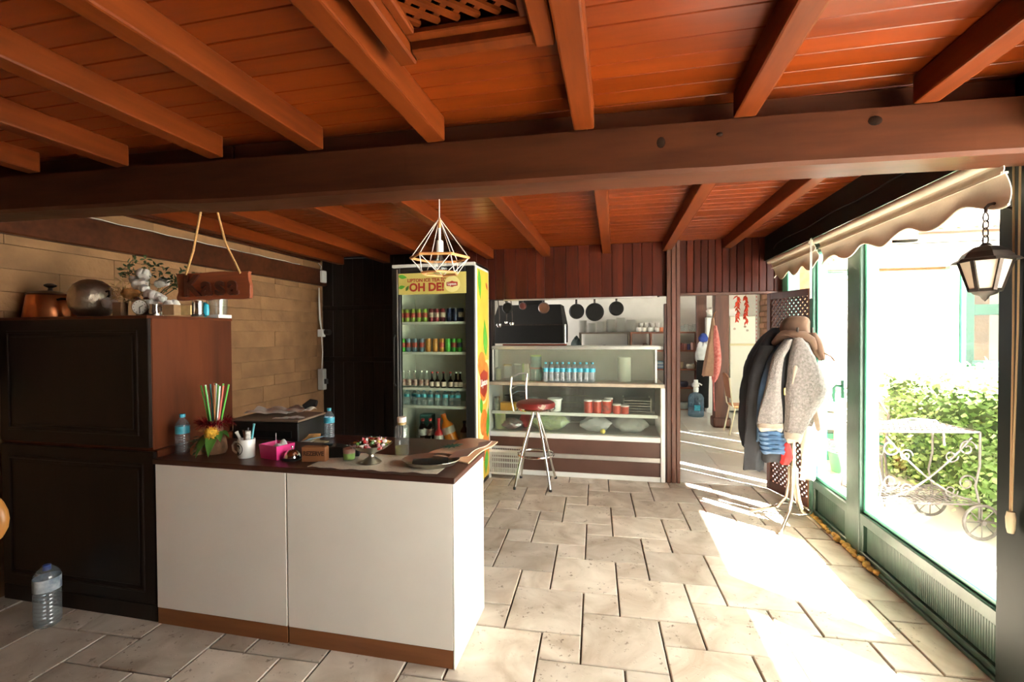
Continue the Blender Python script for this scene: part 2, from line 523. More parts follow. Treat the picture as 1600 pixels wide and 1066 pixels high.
for x in (-3.12, -2.53, -1.92, -1.30, -.68, -.05, .545, 1.11):
    joist(x - .015, 2.09 + .045*x, x, 4.87)
obj('edge_batten', MB().box(XL, XL + .05, 2.0, 4.9, 2.375, 2.43), M['beam'], ceiling, bevel=.006)
# blocking board on top of the big beam
for a, b in ((-3.4, -1.8), (-1.79, -.1), (-.09, 1.6)):
    obj('blocking_board', MB().box(0, b-a, 0, .025, 0, .1), M['beam'], ceiling, loc=(a, 1.985 + .045*a, JZ), bevel=.003).rotation_euler = (0,0,math.atan(.045))
# hatch: sunk frame with a diagonal lattice
hatch = thing('ceiling_hatch', 'orange framed ceiling hatch with diagonal wooden lattice', 'hatch', (0,0,0)); hatch['kind'] = 'structure'
obj('side_board', MB().box(HX0-.03, HX0+.03, HY0-.05, HY1+.05, 2.35, 2.46), M['joist'], hatch, bevel=.006)
obj('side_board', MB().box(HX1-.03, HX1+.03, HY0-.05, HY1+.05, 2.35, 2.46), M['joist'], hatch, bevel=.006)
obj('end_board', MB().box(HX0+.03, HX1-.03, HY1-.005, HY1+.045, 2.358, 2.46), M['joist'], hatch, bevel=.006)
obj('end_board', MB().box(HX0+.03, HX1-.03, HY0-.05, HY0, 2.358, 2.46), M['joist'], hatch, bevel=.006)
obj('lattice_frame', MB().box(HX0+.03, HX1-.03, HY1-.04, HY1-.005, 2.385, 2.405).box(HX0+.03, HX0+.06, HY0, HY1-.04, 2.385, 2.405).box(HX1-.06, HX1-.03, HY0, HY1-.04, 2.385, 2.405), M['joist'], hatch, bevel=.004)
for k in range(-18, 20):
    for sgn, z in ((1, 2.411), (-1, 2.422)):
        # slat line: x = c + sgn*(y-HY1)
        c0 = (HX0+HX1)/2 + k*.060
        pts = []
        y0_, y1_ = HY0, HY1-.04
        ya_, yb_ = y0_, y1_
        for lim, lo in ((HX0+.04, True), (HX1-.04, False)):
            yy = (lim - c0) * sgn + HY1 - .2
            if (sgn > 0) == lo: ya_ = max(ya_, yy)
            else: yb_ = min(yb_, yy)
        if yb_ - ya_ < .03: continue
        a = (c0 + sgn*(ya_ - HY1 + .2), ya_, z); b = (c0 + sgn*(yb_ - HY1 + .2), yb_, z)
        obj('slat', MB().bar(a, b, .018, .010), M['joist'], hatch)
obj('hatch_cover', MB().box(HX0-.03, HX1+.03, HY0-.05, HY1+.03, 2.60, 2.63), M['blacksoft'], hatch)
obj('hatch_wall', MB().box(HX0-.035, HX0-.01, HY0-.05, HY1+.03, 2.46, 2.6).box(HX1+.01, HX1+.035, HY0-.05, HY1+.03, 2.46, 2.6).box(HX0-.01, HX1+.01, HY1, HY1+.03, 2.46, 2.6).box(HX0-.01, HX1+.01, HY0-.05, HY0-.02, 2.46, 2.6), M['blacksoft'], hatch)

# ---- the big beam
bm_ = MB(); NB = 24
ring = []
rb = random.Random(5)
for i in range(NB + 1):
    x = XL + (XR + .08 - XL) * i / NB
    yf = 1.905 + .045*x + rb.uniform(-.003, .003)
    z0 = 2.134 + rb.uniform(-.002, .002) + (.012 if x < -2 else 0); z1 = JZ - .002
    ring.append([(x, yf+.012, z0), (x, yf+.165, z0 + rb.uniform(-.003,.003)), (x, yf+.175, z1), (x, yf, z1), (x, yf - .004, z0+.014)])
vv = [p for r_ in ring for p in r_]; ff = []
for i in range(NB):
    for k in range(5):
        a = i*5+k; b = i*5+(k+1) % 5
        ff.append((a, b, b+5, a+5))
ff += [(4,3,2,1,0), tuple(NB*5+k for k in range(5))]
struct('beam', bm_.add(vv, ff), M['beam'])['label'] = 'long dark brown timber beam crossing under the orange joists'
bpy.data.objects['beam']['category'] = 'beam'
M['knot'] = mat('dark knot', (.016,.007,.004), .8, var=.4, scale=40, spec=.05)
for kx_, kz_, ka, kb in ((.19, 2.255, .020, .027), (.41, 2.272, .014, .010), (.95, 2.28, .024, .018), (-.25, 2.175, .012, .010), (-.05, 2.20, .015, .008)):
    obj('knot', MB().lathe([(0,-.004),(.6,-.003),(1,0),(.6,.003),(0,.004)], 12).xf(Matrix.Rotation(PI/2, 4, 'X') @ Matrix.Diagonal((ka, kb, 1, 1))), M['knot'], bpy.data.objects['beam'], loc=(kx_, 1.9035 + .045*kx_, kz_), smooth=True)

# ---- stone wall
wl = struct('wall_left', MB().box(XL-.2, XL-.012, -1.7, 5.1, -.1, 2.56), M['mortar'])
z = .55
while z < 2.42:
    h = rng.uniform(.10, .17); z1 = min(z + h, 2.425)
    y = .9 + rng.uniform(-.3, 0)
    while y < 4.97:
        w = rng.uniform(.3, .85); y1 = min(y + w, 4.985)
        if y1 - y > .02:
            d = rng.uniform(.0, .005)
            o = obj('stone', MB().box(-.04, 0, -(y1-y)/2+.0008, (y1-y)/2-.0008, -(z1-z)/2+.0008, (z1-z)/2-.0008), M['stone'], wl, bevel=.002)
            o.location = (XL + d, (y+y1)/2, (z+z1)/2); o.rotation_euler = (0, rng.uniform(-.01,.01), rng.uniform(-.008,.008))
        y = y1
    z = z1
struct('trim_1', MB().box(XL+.005, XL+.07, .5, 4.99, 2.10, 2.29), M['beam'], bevel=.008)['label'] = 'dark timber rail fixed along the stone wall'

# ---- wall at the back: dark planks, header above the counter opening, column, header above the door
wb = struct('wall_back', MB().box(XL-.1, -1.31, 5.02, 5.1, -.1, 2.56).box(-2.2, .6, 4.905, 4.98, 1.885, 2.56).box(.6, XR+.1, 4.905, 4.98, 1.905, 2.56)
            .box(-1.36, -1.31, 4.9, 5.02, 0, 2.4), M['blackwood'])
x = XL
while x < -1.4:
    w = .135
    o = obj('plank', MB().box(-w/2+.002, w/2-.002, -.012, 0, 0, 2.43), M['blackwood'], wb, bevel=.003)
    o.location = (x + w/2, 5.02 - rng.uniform(0, .002), 0); x += w
obj('batten', MB().box(XL, -1.4, 4.995, 5.008, 1.80, 1.86), M['blackwood'], wb, bevel=.003)
obj('batten', MB().box(XL, -1.4, 4.995, 5.008, 1.18, 1.24), M['blackwood'], wb, bevel=.003)
x = -2.2
while x < .52:
    w = min(rng.uniform(.09, .13), .535 - x)
    o = obj('plank', MB().box(-w/2+.0015, w/2-.0015, -.02, .015, 0, .55), M['redwood'], wb, bevel=.003)
    o.location = (x + w/2, 4.89 - rng.uniform(0, .003), 1.882); x += w
x = .668
while x < XR - .01:
    w = min(.0665, XR - x)
    o = obj('plank', MB().box(-w/2+.002, w/2-.002, -.02, .015, 0, .53), M['redwood'], wb, bevel=.005)
    o.location = (x + w/2, 4.89, 1.903); x += w
obj('door_lintel', MB().box(.665, XR, 4.862, 4.985, 1.883, 1.905), M['column'], wb, bevel=.003)
obj('header_trim', MB().box(-1.15, .45, 4.855, 4.90, 1.866, 1.882), M['aluminium'], wb, bevel=.002)
col = thing('column', 'brown grooved timber column between display case and kitchen door', 'column', (.6, 4.86, 0)); col['kind'] = 'structure'
obj('core', MB().box(-.05, .05, -.035, .1, 0, 2.43), M['column'], col, bevel=.004)
obj('facing_board', MB().box(-.064, -.022, -.055, -.035, 0, 2.43), M['column'], col, bevel=.005)
obj('facing_board', MB().box(-.018, .024, -.06, -.035, 0, 2.43), M['column'], col, bevel=.005)
obj('facing_board', MB().box(.028, .065, -.055, .1, 0, 2.43), M['column'], col, bevel=.005)
obj('side_batten', MB().box(-.085, -.064, -.045, .05, 0, 1.80), M['darkwood'], col, bevel=.003)

# ---- rear and side of the room behind the viewer
struct('wall_rear', MB().box(XL-.2, 1.7, -1.8, -1.7, -.1, 2.56), M['darkwood'])

# ---- window wall
wr = struct('wall_right', MB().box(XR+.045, XR+.13, -1.8, 5.0, 2.19, 3.4).box(XR-.17, XR+.045, -1.7, 4.87, 2.195, 2.46), M['blackgreen'])
def post(name, y0, y1, m, x0=XR-.03, x1=XR+.08, z1=2.2, label=None):
    o = struct(name, MB().box(x0, x1, y0, y1, 0, z1), m, bevel=.006)
    if label: o['label'] = label
    return o
post('trim_2', 2.05, 2.29, M['blackgreen'], XR-.055, XR+.1, label='black green post at the near end of the big pane')
post('trim_3', 3.46, 3.63, M['greendark'], XR-.015, XR+.05, label='green post between the two panes')
post('trim_4', 4.19, 4.255, M['green'], XR-.015, XR+.06, label='green post beside the lattice door')
post('trim_5', 4.72, 4.86, M['greenlight'], XR-.02, XR+.08, label='pale green post at the kitchen corner')
def window(name, y0, y1, ztop=2.19, zg=.315, ribs=True, label=None, handle=False):
    w = thing(name, label, 'window', (XR, y0, 0)); w['kind'] = 'structure'; del w['category']
    W = y1 - y0
    obj('bottom_rail', MB().box(-.012, .045, 0, W, 0, .05), M['greendark'], w, bevel=.006)
    obj('ledge', MB().box(-.028, .0, 0, W, .0, .022), M['greendark'], w, bevel=.004)
    obj('panel_board', MB().box(.018, .045, .03, W-.03, .04, zg-.06), M['greendark'], w)
    n = int((W - .09) / .0155)
    rb_ = MB()
    for k in range(n):
        yy = .045 + k * .0155
        rb_.box(.008, .019, yy, yy+.0125, .055, zg-.085)
    obj('ribbed_panel', rb_, M['greendark'], w, kind='stuff')
    obj('panel_stile', MB().box(-.008, .045, 0, .035, .05, zg-.015), M['greendark'], w, bevel=.005)
    obj('panel_stile', MB().box(-.008, .045, W-.035, W, .05, zg-.015), M['greendark'], w, bevel=.005)
    obj('middle_rail', MB().box(-.010, .045, 0, W, zg-.085, zg-.015), M['greendark'], w, bevel=.006)
    b = .022
    obj('glazing_bead', MB().box(.012, .085, 0, W, zg-.015, zg+b-.01), M['greenlight'], w, bevel=.004)
    obj('glazing_bead', MB().box(.012, .085, 0, b, zg, ztop), M['greenlight'], w, bevel=.004)
    obj('glazing_bead', MB().box(.012, .085, W-b, W, zg, ztop), M['greenlight'], w, bevel=.004)
    obj('top_rail', MB().box(-.01, .085, 0, W, ztop-.05, ztop), M['greendark'], w, bevel=.004)
    obj('pane', MB().box(.05, .054, b*.5, W-b*.5, zg, ztop-.04), M['glass'], w)
    if handle:
        h = obj('handle', MB().tube([(-.012,.06,1.115),(-.055,.06,1.12),(-.062,.075,1.10),(-.06,.085,1.05),(-.055,.085,1.0)], [.011,.011,.011,.010,.008], 8), M['greenlight'], w, smooth=True)
        obj('handle_plate', MB().box(-.02, -.008, .045, .075, 1.03, 1.16), M['greenlight'], w, bevel=.003)
    return w
window('window_1', 2.29, 3.46, label='large green framed pane over a ribbed green panel')
window('window_2', 3.63, 4.19, label='narrow green framed pane with curved handle beside the coat stand', handle=True)
window('window_3', .30, 2.05, label='green framed pane nearest the viewer')
struct('wall_near', MB().box(XR-.03, XR+.1, -1.75, .24, 0, 2.2), M['darkwood'])
post('trim_6', .24, .30, M['greendark'])

# lattice screen door, standing open
dl = thing('door_1', 'dark red brown lattice screen door behind the coat stand', 'door', (1.648, 4.275, .015)); dl['kind'] = 'structure'; del dl['category']
DW = math.hypot(.185, .525); dl.rotation_euler = (0, 0, math.atan2(.525, -.185))
M['lattice'] = wood('red brown lattice wood', (.11,.028,.013), (.05,.014,.008), rough=.5, axis='z', scale=2, rnd=.1)
M['latticeorange'] = wood('orange brown door stile', (.30,.105,.03), (.19,.06,.02), rough=.45, axis='z', scale=2, rnd=.05)
obj('stile', MB().box(0, .045, -.018, .018, 0, 1.86), M['latticeorange'], dl, bevel=.003)
obj('stile', MB().box(DW-.045, DW, -.018, .018, 0, 1.86), M['lattice'], dl, bevel=.003)
obj('top_rail', MB().box(.045, DW-.045, -.018, .018, 1.80, 1.86), M['lattice'], dl, bevel=.003)
obj('bottom_rail', MB().box(.045, DW-.045, -.018, .018, 0, .08), M['lattice'], dl, bevel=.003)
def lattice(mb, x0, x1, z0, z1, pitch, w, th, y=0):
    for sgn, yy in ((1, y-.004), (-1, y+.004)):
        k = -int((z1-z0)/pitch) - 2
        while k < (x1-x0)/pitch + (z1-z0)/pitch + 2:
            c0 = x0 + k*pitch
            za, zb = z0, z1
            for lim, lo in ((x0, True), (x1, False)):
                zz = z0 + (lim - c0)*sgn if sgn > 0 else z0 + (c0 - lim)
                if (sgn > 0) == lo: za = max(za, zz)
                else: zb = min(zb, zz)
            if zb - za > .012:
                a = (c0 + sgn*(za-z0), yy, za); b = (c0 + sgn*(zb-z0), yy, zb)
                mb.bar(a, b, w, th, up=(0,1,0))
            k += 1
    return mb
obj('lattice', lattice(MB(), .045, DW-.045, .08, 1.80, .052, .020, .007), M['lattice'], dl, kind='stuff')

# yellow foam squeezed out along the foot of the window wall
fo = MB(); rf = random.Random(11)
for k in range(26):
    yy = 3.22 + k*.038 + rf.uniform(-.01,.01); r_ = rf.uniform(.014, .027)
    fo.lathe([(0,-r_*.8),(r_*.7,-r_*.5),(r_,0),(r_*.7,r_*.6),(0,r_*.85)], 9, (XR-.035+rf.uniform(-.01,.01), yy, r_*.75), 1.0, rf.uniform(1.0,1.5))
M['foam'] = mat('yellowed foam', (.55,.32,.08), .9, var=.35, scale=30, bump=.6)
o = obj('sealing_foam', fo, M['foam'], smooth=True, kind='stuff'); o['label'] = 'lumpy yellow sealing foam along the foot of the green window wall'; o['category'] = 'foam'

# ---- kitchen beyond
kf = struct('floor_kitchen', MB().box(-2.7, 5.2, 4.93, 9.95, -.12, -.012), M['grout'])
for i in range(5):
    for j in range(8):
        x0 = .55 + i*.61; y0 = 4.94 + j*.61
        o = obj('floor_tile', MB().box(-.303,.303,-.303,.303,-.02,0), M['kitchenfloor'], kf, bevel=.002)
        o.location = (x0+.305, y0+.305, 0)
obj('floor_tile_field', MB().box(-2.7,.545,4.94,9.9,-.02,-.001).box(3.61,5.2,4.94,9.9,-.02,-.001), M['kitchenfloor'], kf, kind='stuff')
obj('threshold', MB().box(.665, XR, 4.86, 4.945, -.01, .004), M['whitewall'], kf, bevel=.003)
struct('wall_kitchen_back', MB().box(-2.8, 5.2, 9.9, 10.0, -.1, 2.6), M['whitewall'])
struct('wall_kitchen_left', MB().box(-2.8, -2.7, 5.1, 6.6, -.1, 2.6).box(-2.8, -2.7, 8.8, 10.0, -.1, 2.6).box(-2.8, -2.7, 6.6, 8.8, -.1, 1.15).box(-2.8, -2.7, 6.6, 8.8, 2.1, 2.6), M['whitewall'])  # unseen opening added in this wall to brighten the kitchen
struct('wall_kitchen_right', MB().box(5.1, 5.2, 6.1, 10.0, -.1, 2.6), M['whitewall'])
struct('ceiling_kitchen', MB().box(-2.8, 1.72, 4.98, 6.0, 2.5, 2.6).box(-2.8, 5.2, 6.0, 10.0, 2.5, 2.6), M['whitewall'])
# brick wall beside the kitchen door
kb = struct('wall_kitchen_brick', MB().box(1.735, 1.86, 4.93, 6.02, -.1, 2.6), M['mortar'])
M['brick'] = mat('brown brick', (.30,.15,.085), .85, var=.25, scale=9, bump=.5, bscale=40, rnd=.2)
bsh = MB().box(-.03, 0, -.095, .095, -.028, .028).mesh('brick', M['brick'], bevel=.005)
bsh2 = MB().box(-.03, 0, -.045, .045, -.028, .028).mesh('brick', M['brick'], bevel=.005)
for r_ in range(36):
    zz = .5 + r_*.066 + .03
    if zz > 2.45: break
    for k in range(6):
        yy = 4.96 + .095 + k*.2 + (.1 if r_ % 2 else 0)
        if yy + .095 > 6.0:
            continue
        o = obj('brick', bsh, None, kb, loc=(1.742 + rng.uniform(-.004,.004), yy, zz))
    if r_ % 2: obj('brick', bsh2, None, kb, loc=(1.742, 5.0, zz))
    else: obj('brick', bsh2, None, kb, loc=(1.742, 5.96, zz)) if False else None
# white scalloped strip at the end of the brick wall
st = MB().box(1.70, 1.735, 5.99, 6.06, 0, 2.5)
obj_ = struct('trim_8', st, M['whitewall'], bevel=.004); obj_['label'] = 'white strip with red hearts at the end of the brick wall'
for k in range(26):
    h = MB().lathe([(0,-.012),(.010,-.006),(.012,0),(.010,.006),(0,.012)], 8, (0,0,0), .3, 1)
    obj('heart', h, mat('red heart', (.55,.07,.05), .6) if k == 0 else bpy.data.materials['red heart'], obj_, loc=(1.697, 6.005, .9 + k*.045))

# ================================================================== OUTSIDE
M['paving'] = mat('pale paving', (.52,.49,.45), .8, var=.08, scale=2.5, bump=.1, bscale=30)
struct('ground', MB().box(XR+.02, 16, -8, 16, -.3, -.05).box(XL-2, XR+.02, -8, -1.72, -.3, -.05), M['paving'])
struct('roof_overhang', MB().box(XL-.2, 3.68, -3.4, -1.7, 3.36, 3.44).box(XR+.04, 3.68, -1.7, 6.0, 3.36, 3.44), M['whitewall'])
# facade of the kitchen wing
FY = 6.06
fw = struct('wall_facade', MB().box(1.86, 6.2, FY, FY+.08, 2.24, 3.2).box(3.705, 3.79, FY+.005, FY+.08, 0, 2.3).box(5.1, 6.2, FY, FY+.08, -.1, 2.3), M['whitewall'])
def fwin(name, x0, x1, z0, z1, label, blind=False):
    w = thing(name, label, 'window', ((x0+x1)/2, FY, 0)); w['kind'] = 'structure'; del w['category']
    h = (x1-x0)/2
    for a, b in ((-h, -h+.04), (h-.04, h)):
        obj('frame_stile', MB().box(a, b, -.02, .06, z0, z1), M['greenlight'], w, bevel=.004)
    obj('frame_rail', MB().box(-h+.04, h-.04, -.02, .06, z1-.05, z1), M['greenlight'], w, bevel=.004)
    obj('frame_rail', MB().box(-h+.04, h-.04, -.02, .06, z0, z0+.35), M['greenlight'], w, bevel=.004)
    obj('pane', MB().box(-h+.03, h-.03, .02, .024, z0+.3, z1-.04), M['glass'], w)
    if blind:
        obj('roller_blind', MB().box(-h+.05, h-.05, -.035, -.031, z0+.4, z1-.075), M['blindcloth'], w)
        obj('blind_roller', MB().tube([(-h+.045,-.035,z1-.07),(h-.045,-.035,z1-.07)], .022, 12), M['blindcloth'], w, smooth=True)
    return w
M['blindcloth'] = mat('white blind cloth', (.86,.85,.82), .8)
fwin('window_5', 1.98, 2.86, -.04, 2.2, 'pale blind in green frame beside the pink brick arch', True)
fwin('window_6', 2.88, 3.70, -.04, 2.2, 'wide white blind in green frame across the courtyard', True)
fwin('window_7', 3.80, 5.08, -.04, 2.2, 'clear green framed window above the hedge', False)
# made-up stone wall and green frame, standing in for the clear window's reflection
struct('wall_reflection_stone', MB().box(3.6, 5.1, 7.6, 7.7, 0, 2.5), M['stone'])
wf = thing('reflection_frame', 'dark green frame added for the reflection in the clear window', 'window', (4.62, 7.2, 0)); wf['kind'] = 'structure'; del wf['category']
obj('frame_stile', MB().box(-.05, .05, 0, .08, 0, 2.2), M['green'], wf, bevel=.004)
obj('frame_rail', MB().box(.05, .6, 0, .08, 1.72, 1.86), M['green'], wf, bevel=.004)
# pink brick arch
ar = thing('brick_arch', 'pink brick arch at the corner of the courtyard', 'arch', (2.19, 5.9, 0)); ar['kind'] = 'structure'
M['pinkbrick'] = mat('pink brick', (.55,.22,.16), .8, var=.2, scale=12, rnd=.12)
pier = MB(); 
for k in range(34):
    obj('brick', MB().box(-.1, .1, -.05, .06, 0, .055), M['pinkbrick'], ar, loc=(0, 0, -.05 + k*.060), bevel=.004)
for k in range(13):
    t = PI - k*(PI/2)/13
    o = obj('brick', MB().box(0, .2, -.05, .06, -.035, .035), M['pinkbrick'], ar, bevel=.004)
    o.location = (.9 + .8*math.cos(t), 0, 2.06 + .42*math.sin(t)); o.rotation_euler = (0, -t, 0)
obj('white_infill', MB().box(-.2, 1.1, -.02, .06, 2.5, 2.75), M['whitewall'], ar)
# tiled eave with rippled edge, and lattice on top
ev = struct('roof_eave', MB().box(1.9, 6.4, FY-.18, FY+.02, 2.50, 2.56), M['whitewall'])
ev['label'] = 'pale tiled eave over the courtyard windows'
M['rooftile'] = mat('sun bleached roof tile', (.62,.44,.36), .8, var=.2, scale=6, rnd=.12)
tsh = MB().sheet(lambda u, v: (-.08 + .16*u, 1.5*v, .045*math.sin(PI*u) + .5*v), 8, 2, .014).mesh('roof_tile', M['rooftile'], smooth=True)
for k in range(26):
    obj('roof_tile', tsh, None, ev, loc=(1.95 + k*.165, FY-.3, 2.58))
obj('roof_deck', MB().prism([(FY-.2, 2.56), (FY+1.3, 3.06), (FY+1.3, 3.02), (FY-.2, 2.52)], 1.9, 6.3, 'x'), M['rooftile'], ev)
rl = lattice(MB(), 0, 2.2, 0, .34, .07, .026, .01)
o = obj('roof_lattice', rl, M['lattice'], loc=(3.5, 6.5, 2.86)); tag(o, 'brown lattice strip along the roof across the courtyard', 'lattice'); o['kind'] = 'structure'

# ================================================================== LARGE THINGS
def at(px, py, Y):
    """point at depth Y seen at a pixel of the 1600 x 1066 photograph"""
    d = _rt2 * ((px - 800) / 716.17) + _up2 * ((533 - py) / 716.17) + _f
    return Vector((0, 0, 1.5)) + d * (Y / d.y)

# ---- counter: two units, one worktop
CT = .865
def counter_unit(x0, x1, label, side):
    t = thing('counter_unit', label, 'counter', (x0, 1.925, 0), 0, 'white counter units')
    W = x1 - x0
    obj('front_panel', MB().box(.002, W-.002, 0, .02, .085, .838), M['white'], t, bevel=.0015)
    obj('plinth', MB().box(.002, W-.002, .002, .02, .0, .083), M['plinth'], t, bevel=.0015)
    obj('side_panel', MB().box(0, .018, .02, .48, 0, .838), M['white'], t)
    obj('side_panel', MB().box(W-.018, W, .02, .48, 0, .838), M['white'], t)
    obj('inner_shelf', MB().box(.018, W-.018, .02, .46, .4, .418), M['white'], t)
    if side:
        obj('end_panel', MB().box(W, W+.006, 0, .48, .0, .838), M['white'], t)
    return t
counter_unit(-2.325, -1.545, 'white counter unit with brown plinth next to the dark cupboard', False)
counter_unit(-1.541, -.695, 'white counter unit with brown plinth at the open end with paper bag above', True)
o = obj('worktop', MB().box(-2.33, -.68, 1.915, 2.41, .838, CT), M['worktop'], bevel=.003); tag(o, 'long dark brown worktop on the white counter units', 'worktop')
dk = thing('back_desk', 'dark lower desk board behind the white counter', 'desk', (-1.55, 2.6, 0))
obj('desk_top', MB().box(-.775, .72, -.185, .21, .795, .82), M['worktop'], dk, bevel=.003)
for x in (-.76, .0, .65):
    obj('desk_support', MB().box(x-.012, x+.012, -.16, .19, 0, .795), M['cupfront'], dk)

# ---- tall dark cupboard
cb = thing('cupboard', 'tall dark wooden cupboard with panelled doors against the stone wall', 'cupboard', (-2.36, 1.93, 0))
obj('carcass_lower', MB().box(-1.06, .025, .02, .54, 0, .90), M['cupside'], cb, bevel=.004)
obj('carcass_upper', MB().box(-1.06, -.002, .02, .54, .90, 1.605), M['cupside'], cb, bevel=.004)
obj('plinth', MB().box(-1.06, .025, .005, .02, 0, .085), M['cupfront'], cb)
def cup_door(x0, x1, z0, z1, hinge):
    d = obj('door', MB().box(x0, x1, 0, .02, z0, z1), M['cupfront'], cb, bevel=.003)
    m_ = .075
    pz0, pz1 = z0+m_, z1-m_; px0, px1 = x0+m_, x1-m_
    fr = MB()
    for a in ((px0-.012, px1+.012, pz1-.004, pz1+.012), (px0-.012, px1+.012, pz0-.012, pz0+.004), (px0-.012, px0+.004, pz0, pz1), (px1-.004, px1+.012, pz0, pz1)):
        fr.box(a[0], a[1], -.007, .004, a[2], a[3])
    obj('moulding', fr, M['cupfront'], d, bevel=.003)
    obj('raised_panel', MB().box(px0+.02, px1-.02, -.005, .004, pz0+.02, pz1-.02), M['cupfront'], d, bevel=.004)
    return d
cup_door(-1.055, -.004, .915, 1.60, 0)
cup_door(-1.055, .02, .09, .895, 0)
obj('cornice', MB().box(-1.06, .0, -.006, .545, 1.595, 1.612), M['cupside'], cb, bevel=.003)

# ---- drinks cooler
FX0, FX1, FYF, FYB, FZ = -2.11, -1.262, 4.16, 4.66, 2.19
fg = thing('drinks_cooler', 'tall glass door drinks cooler with yellow printed side', 'fridge', (FX0, FYF, 0))
W = FX1 - FX0; D = FYB - FYF
M['coolwhite'] = mat('cooler white', (.72,.71,.66), .4)
obj('side_wall', MB().box(0, .04, .03, D, .08, FZ), M['coolwhite'], fg, bevel=.004)
obj('side_wall', MB().box(W-.04, W, .03, D, .03, FZ), M['coolwhite'], fg, bevel=.004)
obj('back_wall', MB().box(.04, W-.04, D-.05, D, .08, FZ), M['coolwhite'], fg)
obj('top_panel', MB().box(0, W, .0, D, FZ-.03, FZ), M['coolwhite'], fg, bevel=.004)
obj('base', MB().box(.0, W, .03, D, 0, .36), M['black'], fg, bevel=.004)
obj('door_frame', MB().box(.0, .085, 0, .045, .1, FZ-.035).box(W-.095, W-.004, 0, .045, .1, FZ-.035).box(.085, W-.095, 0, .045, .1, .36).box(.085, W-.095, 0, .045, 2.10, FZ-.035), M['black'], fg, bevel=.004)
obj('door_edge', MB().box(.052, .062, -.006, .0, .35, 2.14), M['aluminium'], fg)
obj('door_handle', MB().tube([(.03,-.0,1.5),(.03,-.035,1.47),(.03,-.035,1.03),(.03,0,1.0)], .008, 8), M['black'], fg, smooth=True)
obj('door_glass', MB().box(.085, W-.095, .018, .024, .36, 1.895), M['cooldoor'], fg)
hd = obj('header_panel', MB().box(.07, W-.085, -.004, .03, 1.895, 2.10), mat('yellow header print', (.62,.50,.10), .45, var=.12, scale=3, col2=(.66,.56,.18)), fg)
M['printred'] = mat('red print', (.36,.035,.018), .5)
M['printgreen'] = mat('green print', (.10,.42,.04), .5, var=.2, scale=20)
M['printorange'] = mat('orange print', (.75,.22,.03), .5, var=.25, scale=12)
M['printyellow'] = mat('yellow print', (.78,.50,.05), .45, var=.1, scale=6)
M['printpale'] = mat('pale yellow print', (.80,.72,.30), .5)
M['printwhite'] = mat('white print', (.85,.83,.78), .5)
def flat_text(s, size, parent, loc, m, rot=(PI/2, 0, 0), ext=.0012, name='lettering', sx=1, bold=0):
    tm = text_mb(s, size, ext, bold=bold)
    tm.xf(Euler(rot).to_matrix().to_4x4() @ Matrix.Diagonal((sx,1,1,1)))
    return obj(name, tm, m, parent, loc=loc)
flat_text('LIPTON ICE TEA \u0130\u00c7', .046, hd, (.365, -.006, 2.028), M['printred'], bold=.0012)
flat_text('OH DE!', .108, hd, (.365, -.006, 1.958), M['printred'], bold=.004)
def leaf_poly(l, w, n=8):
    a = [(l*i/n, w*math.sin(PI*(i/n)**.8)) for i in range(n+1)]
    b = [(l*i/n, -w*math.sin(PI*(i/n)**.8)) for i in range(n-1, 0, -1)]
    return a + b
def disc_poly(r, n=24, sx=1): return [(r*sx*math.cos(2*PI*k/n), r*math.sin(2*PI*k/n)) for k in range(n)]
def decal(name, poly, parent, loc, m, rot=0, axis='y', th=.001):
    P = [(x*math.cos(rot)-y*math.sin(rot), x*math.sin(rot)+y*math.cos(rot)) for x, y in poly]
    return obj(name, MB().prism(P, -th, th, axis), m, parent, loc=loc)
decal('printed_leaf', leaf_poly(.09,.02), hd, (.073, -.0065, 2.075), M['printgreen'], R(-10))
decal('printed_leaf', leaf_poly(.07,.018), hd, (.073, -.0065, 1.96), M['printgreen'], R(12))
decal('printed_leaf', leaf_poly(.06,.014), hd, (.15, -.0065, 1.93), mat('dark green print', (.08,.16,.03), .5), R(60))
decal('printed_disc', disc_poly(.078, sx=1), hd, (.625, -.0068, 1.985), M['printpale'])
decal('printed_badge', [(-.055,-.018),(-.02,-.022),(0,-.03),(.02,-.022),(.055,-.018),(.055,.018),(.02,.022),(0,.03),(-.02,.022),(-.055,.018)], hd, (.625, -.009, 1.985), M['printred'])
flat_text('Lipton', .034, hd, (.625, -.0105, 1.985), M['printwhite'], bold=.0006)
# printed side towards the room
sp = obj('printed_side', MB().box(W, W+.003, .075, D-.03, .05, FZ-.05), M['printyellow'], fg)
def sdecal(name, poly, y_, z_, m, rot=0, k=1):
    return decal(name, poly, sp, (W+.004+.0012*k, y_, z_), m, rot, 'x')
sdecal('printed_leaf', leaf_poly(.30,.05), .12, 2.14, M['printgreen'], R(-80))
sdecal('printed_leaf', leaf_poly(.38,.075), .36, 1.28, M['printgreen'], R(98))
sdecal('printed_leaf', leaf_poly(.09,.018), .37, 2.03, M['printred'], R(-50))
sdecal('printed_glass', [(-.15,-.62),(.15,-.62),(.19,.26),(-.19,.26)], .26, .98, M['printpale'], 0, .5)
sdecal('printed_fruit', disc_poly(.13), .20, 1.20, M['printorange'], 0, 1)
sdecal('printed_fruit', disc_poly(.12), .33, 1.10, M['printorange'], 0, 1.5)
sdecal('printed_fruit', disc_poly(.15), .26, .86, M['printyellow'], 0, 2)
sdecal('printed_fruit', disc_poly(.13), .26, .62, M['printorange'], 0, 2.5)
sdecal('printed_fruit', disc_poly(.12), .17, .35, M['printred'], 0, 2)
sdecal('printed_fruit', disc_poly(.14), .32, .36, M['printorange'], 0, 1)
sdecal('printed_leaf', leaf_poly(.32,.07), .13, .42, M['printgreen'], R(-95), 3)
sdecal('printed_leaf', leaf_poly(.30,.06), .38, .45, M['printgreen'], R(80), 3)
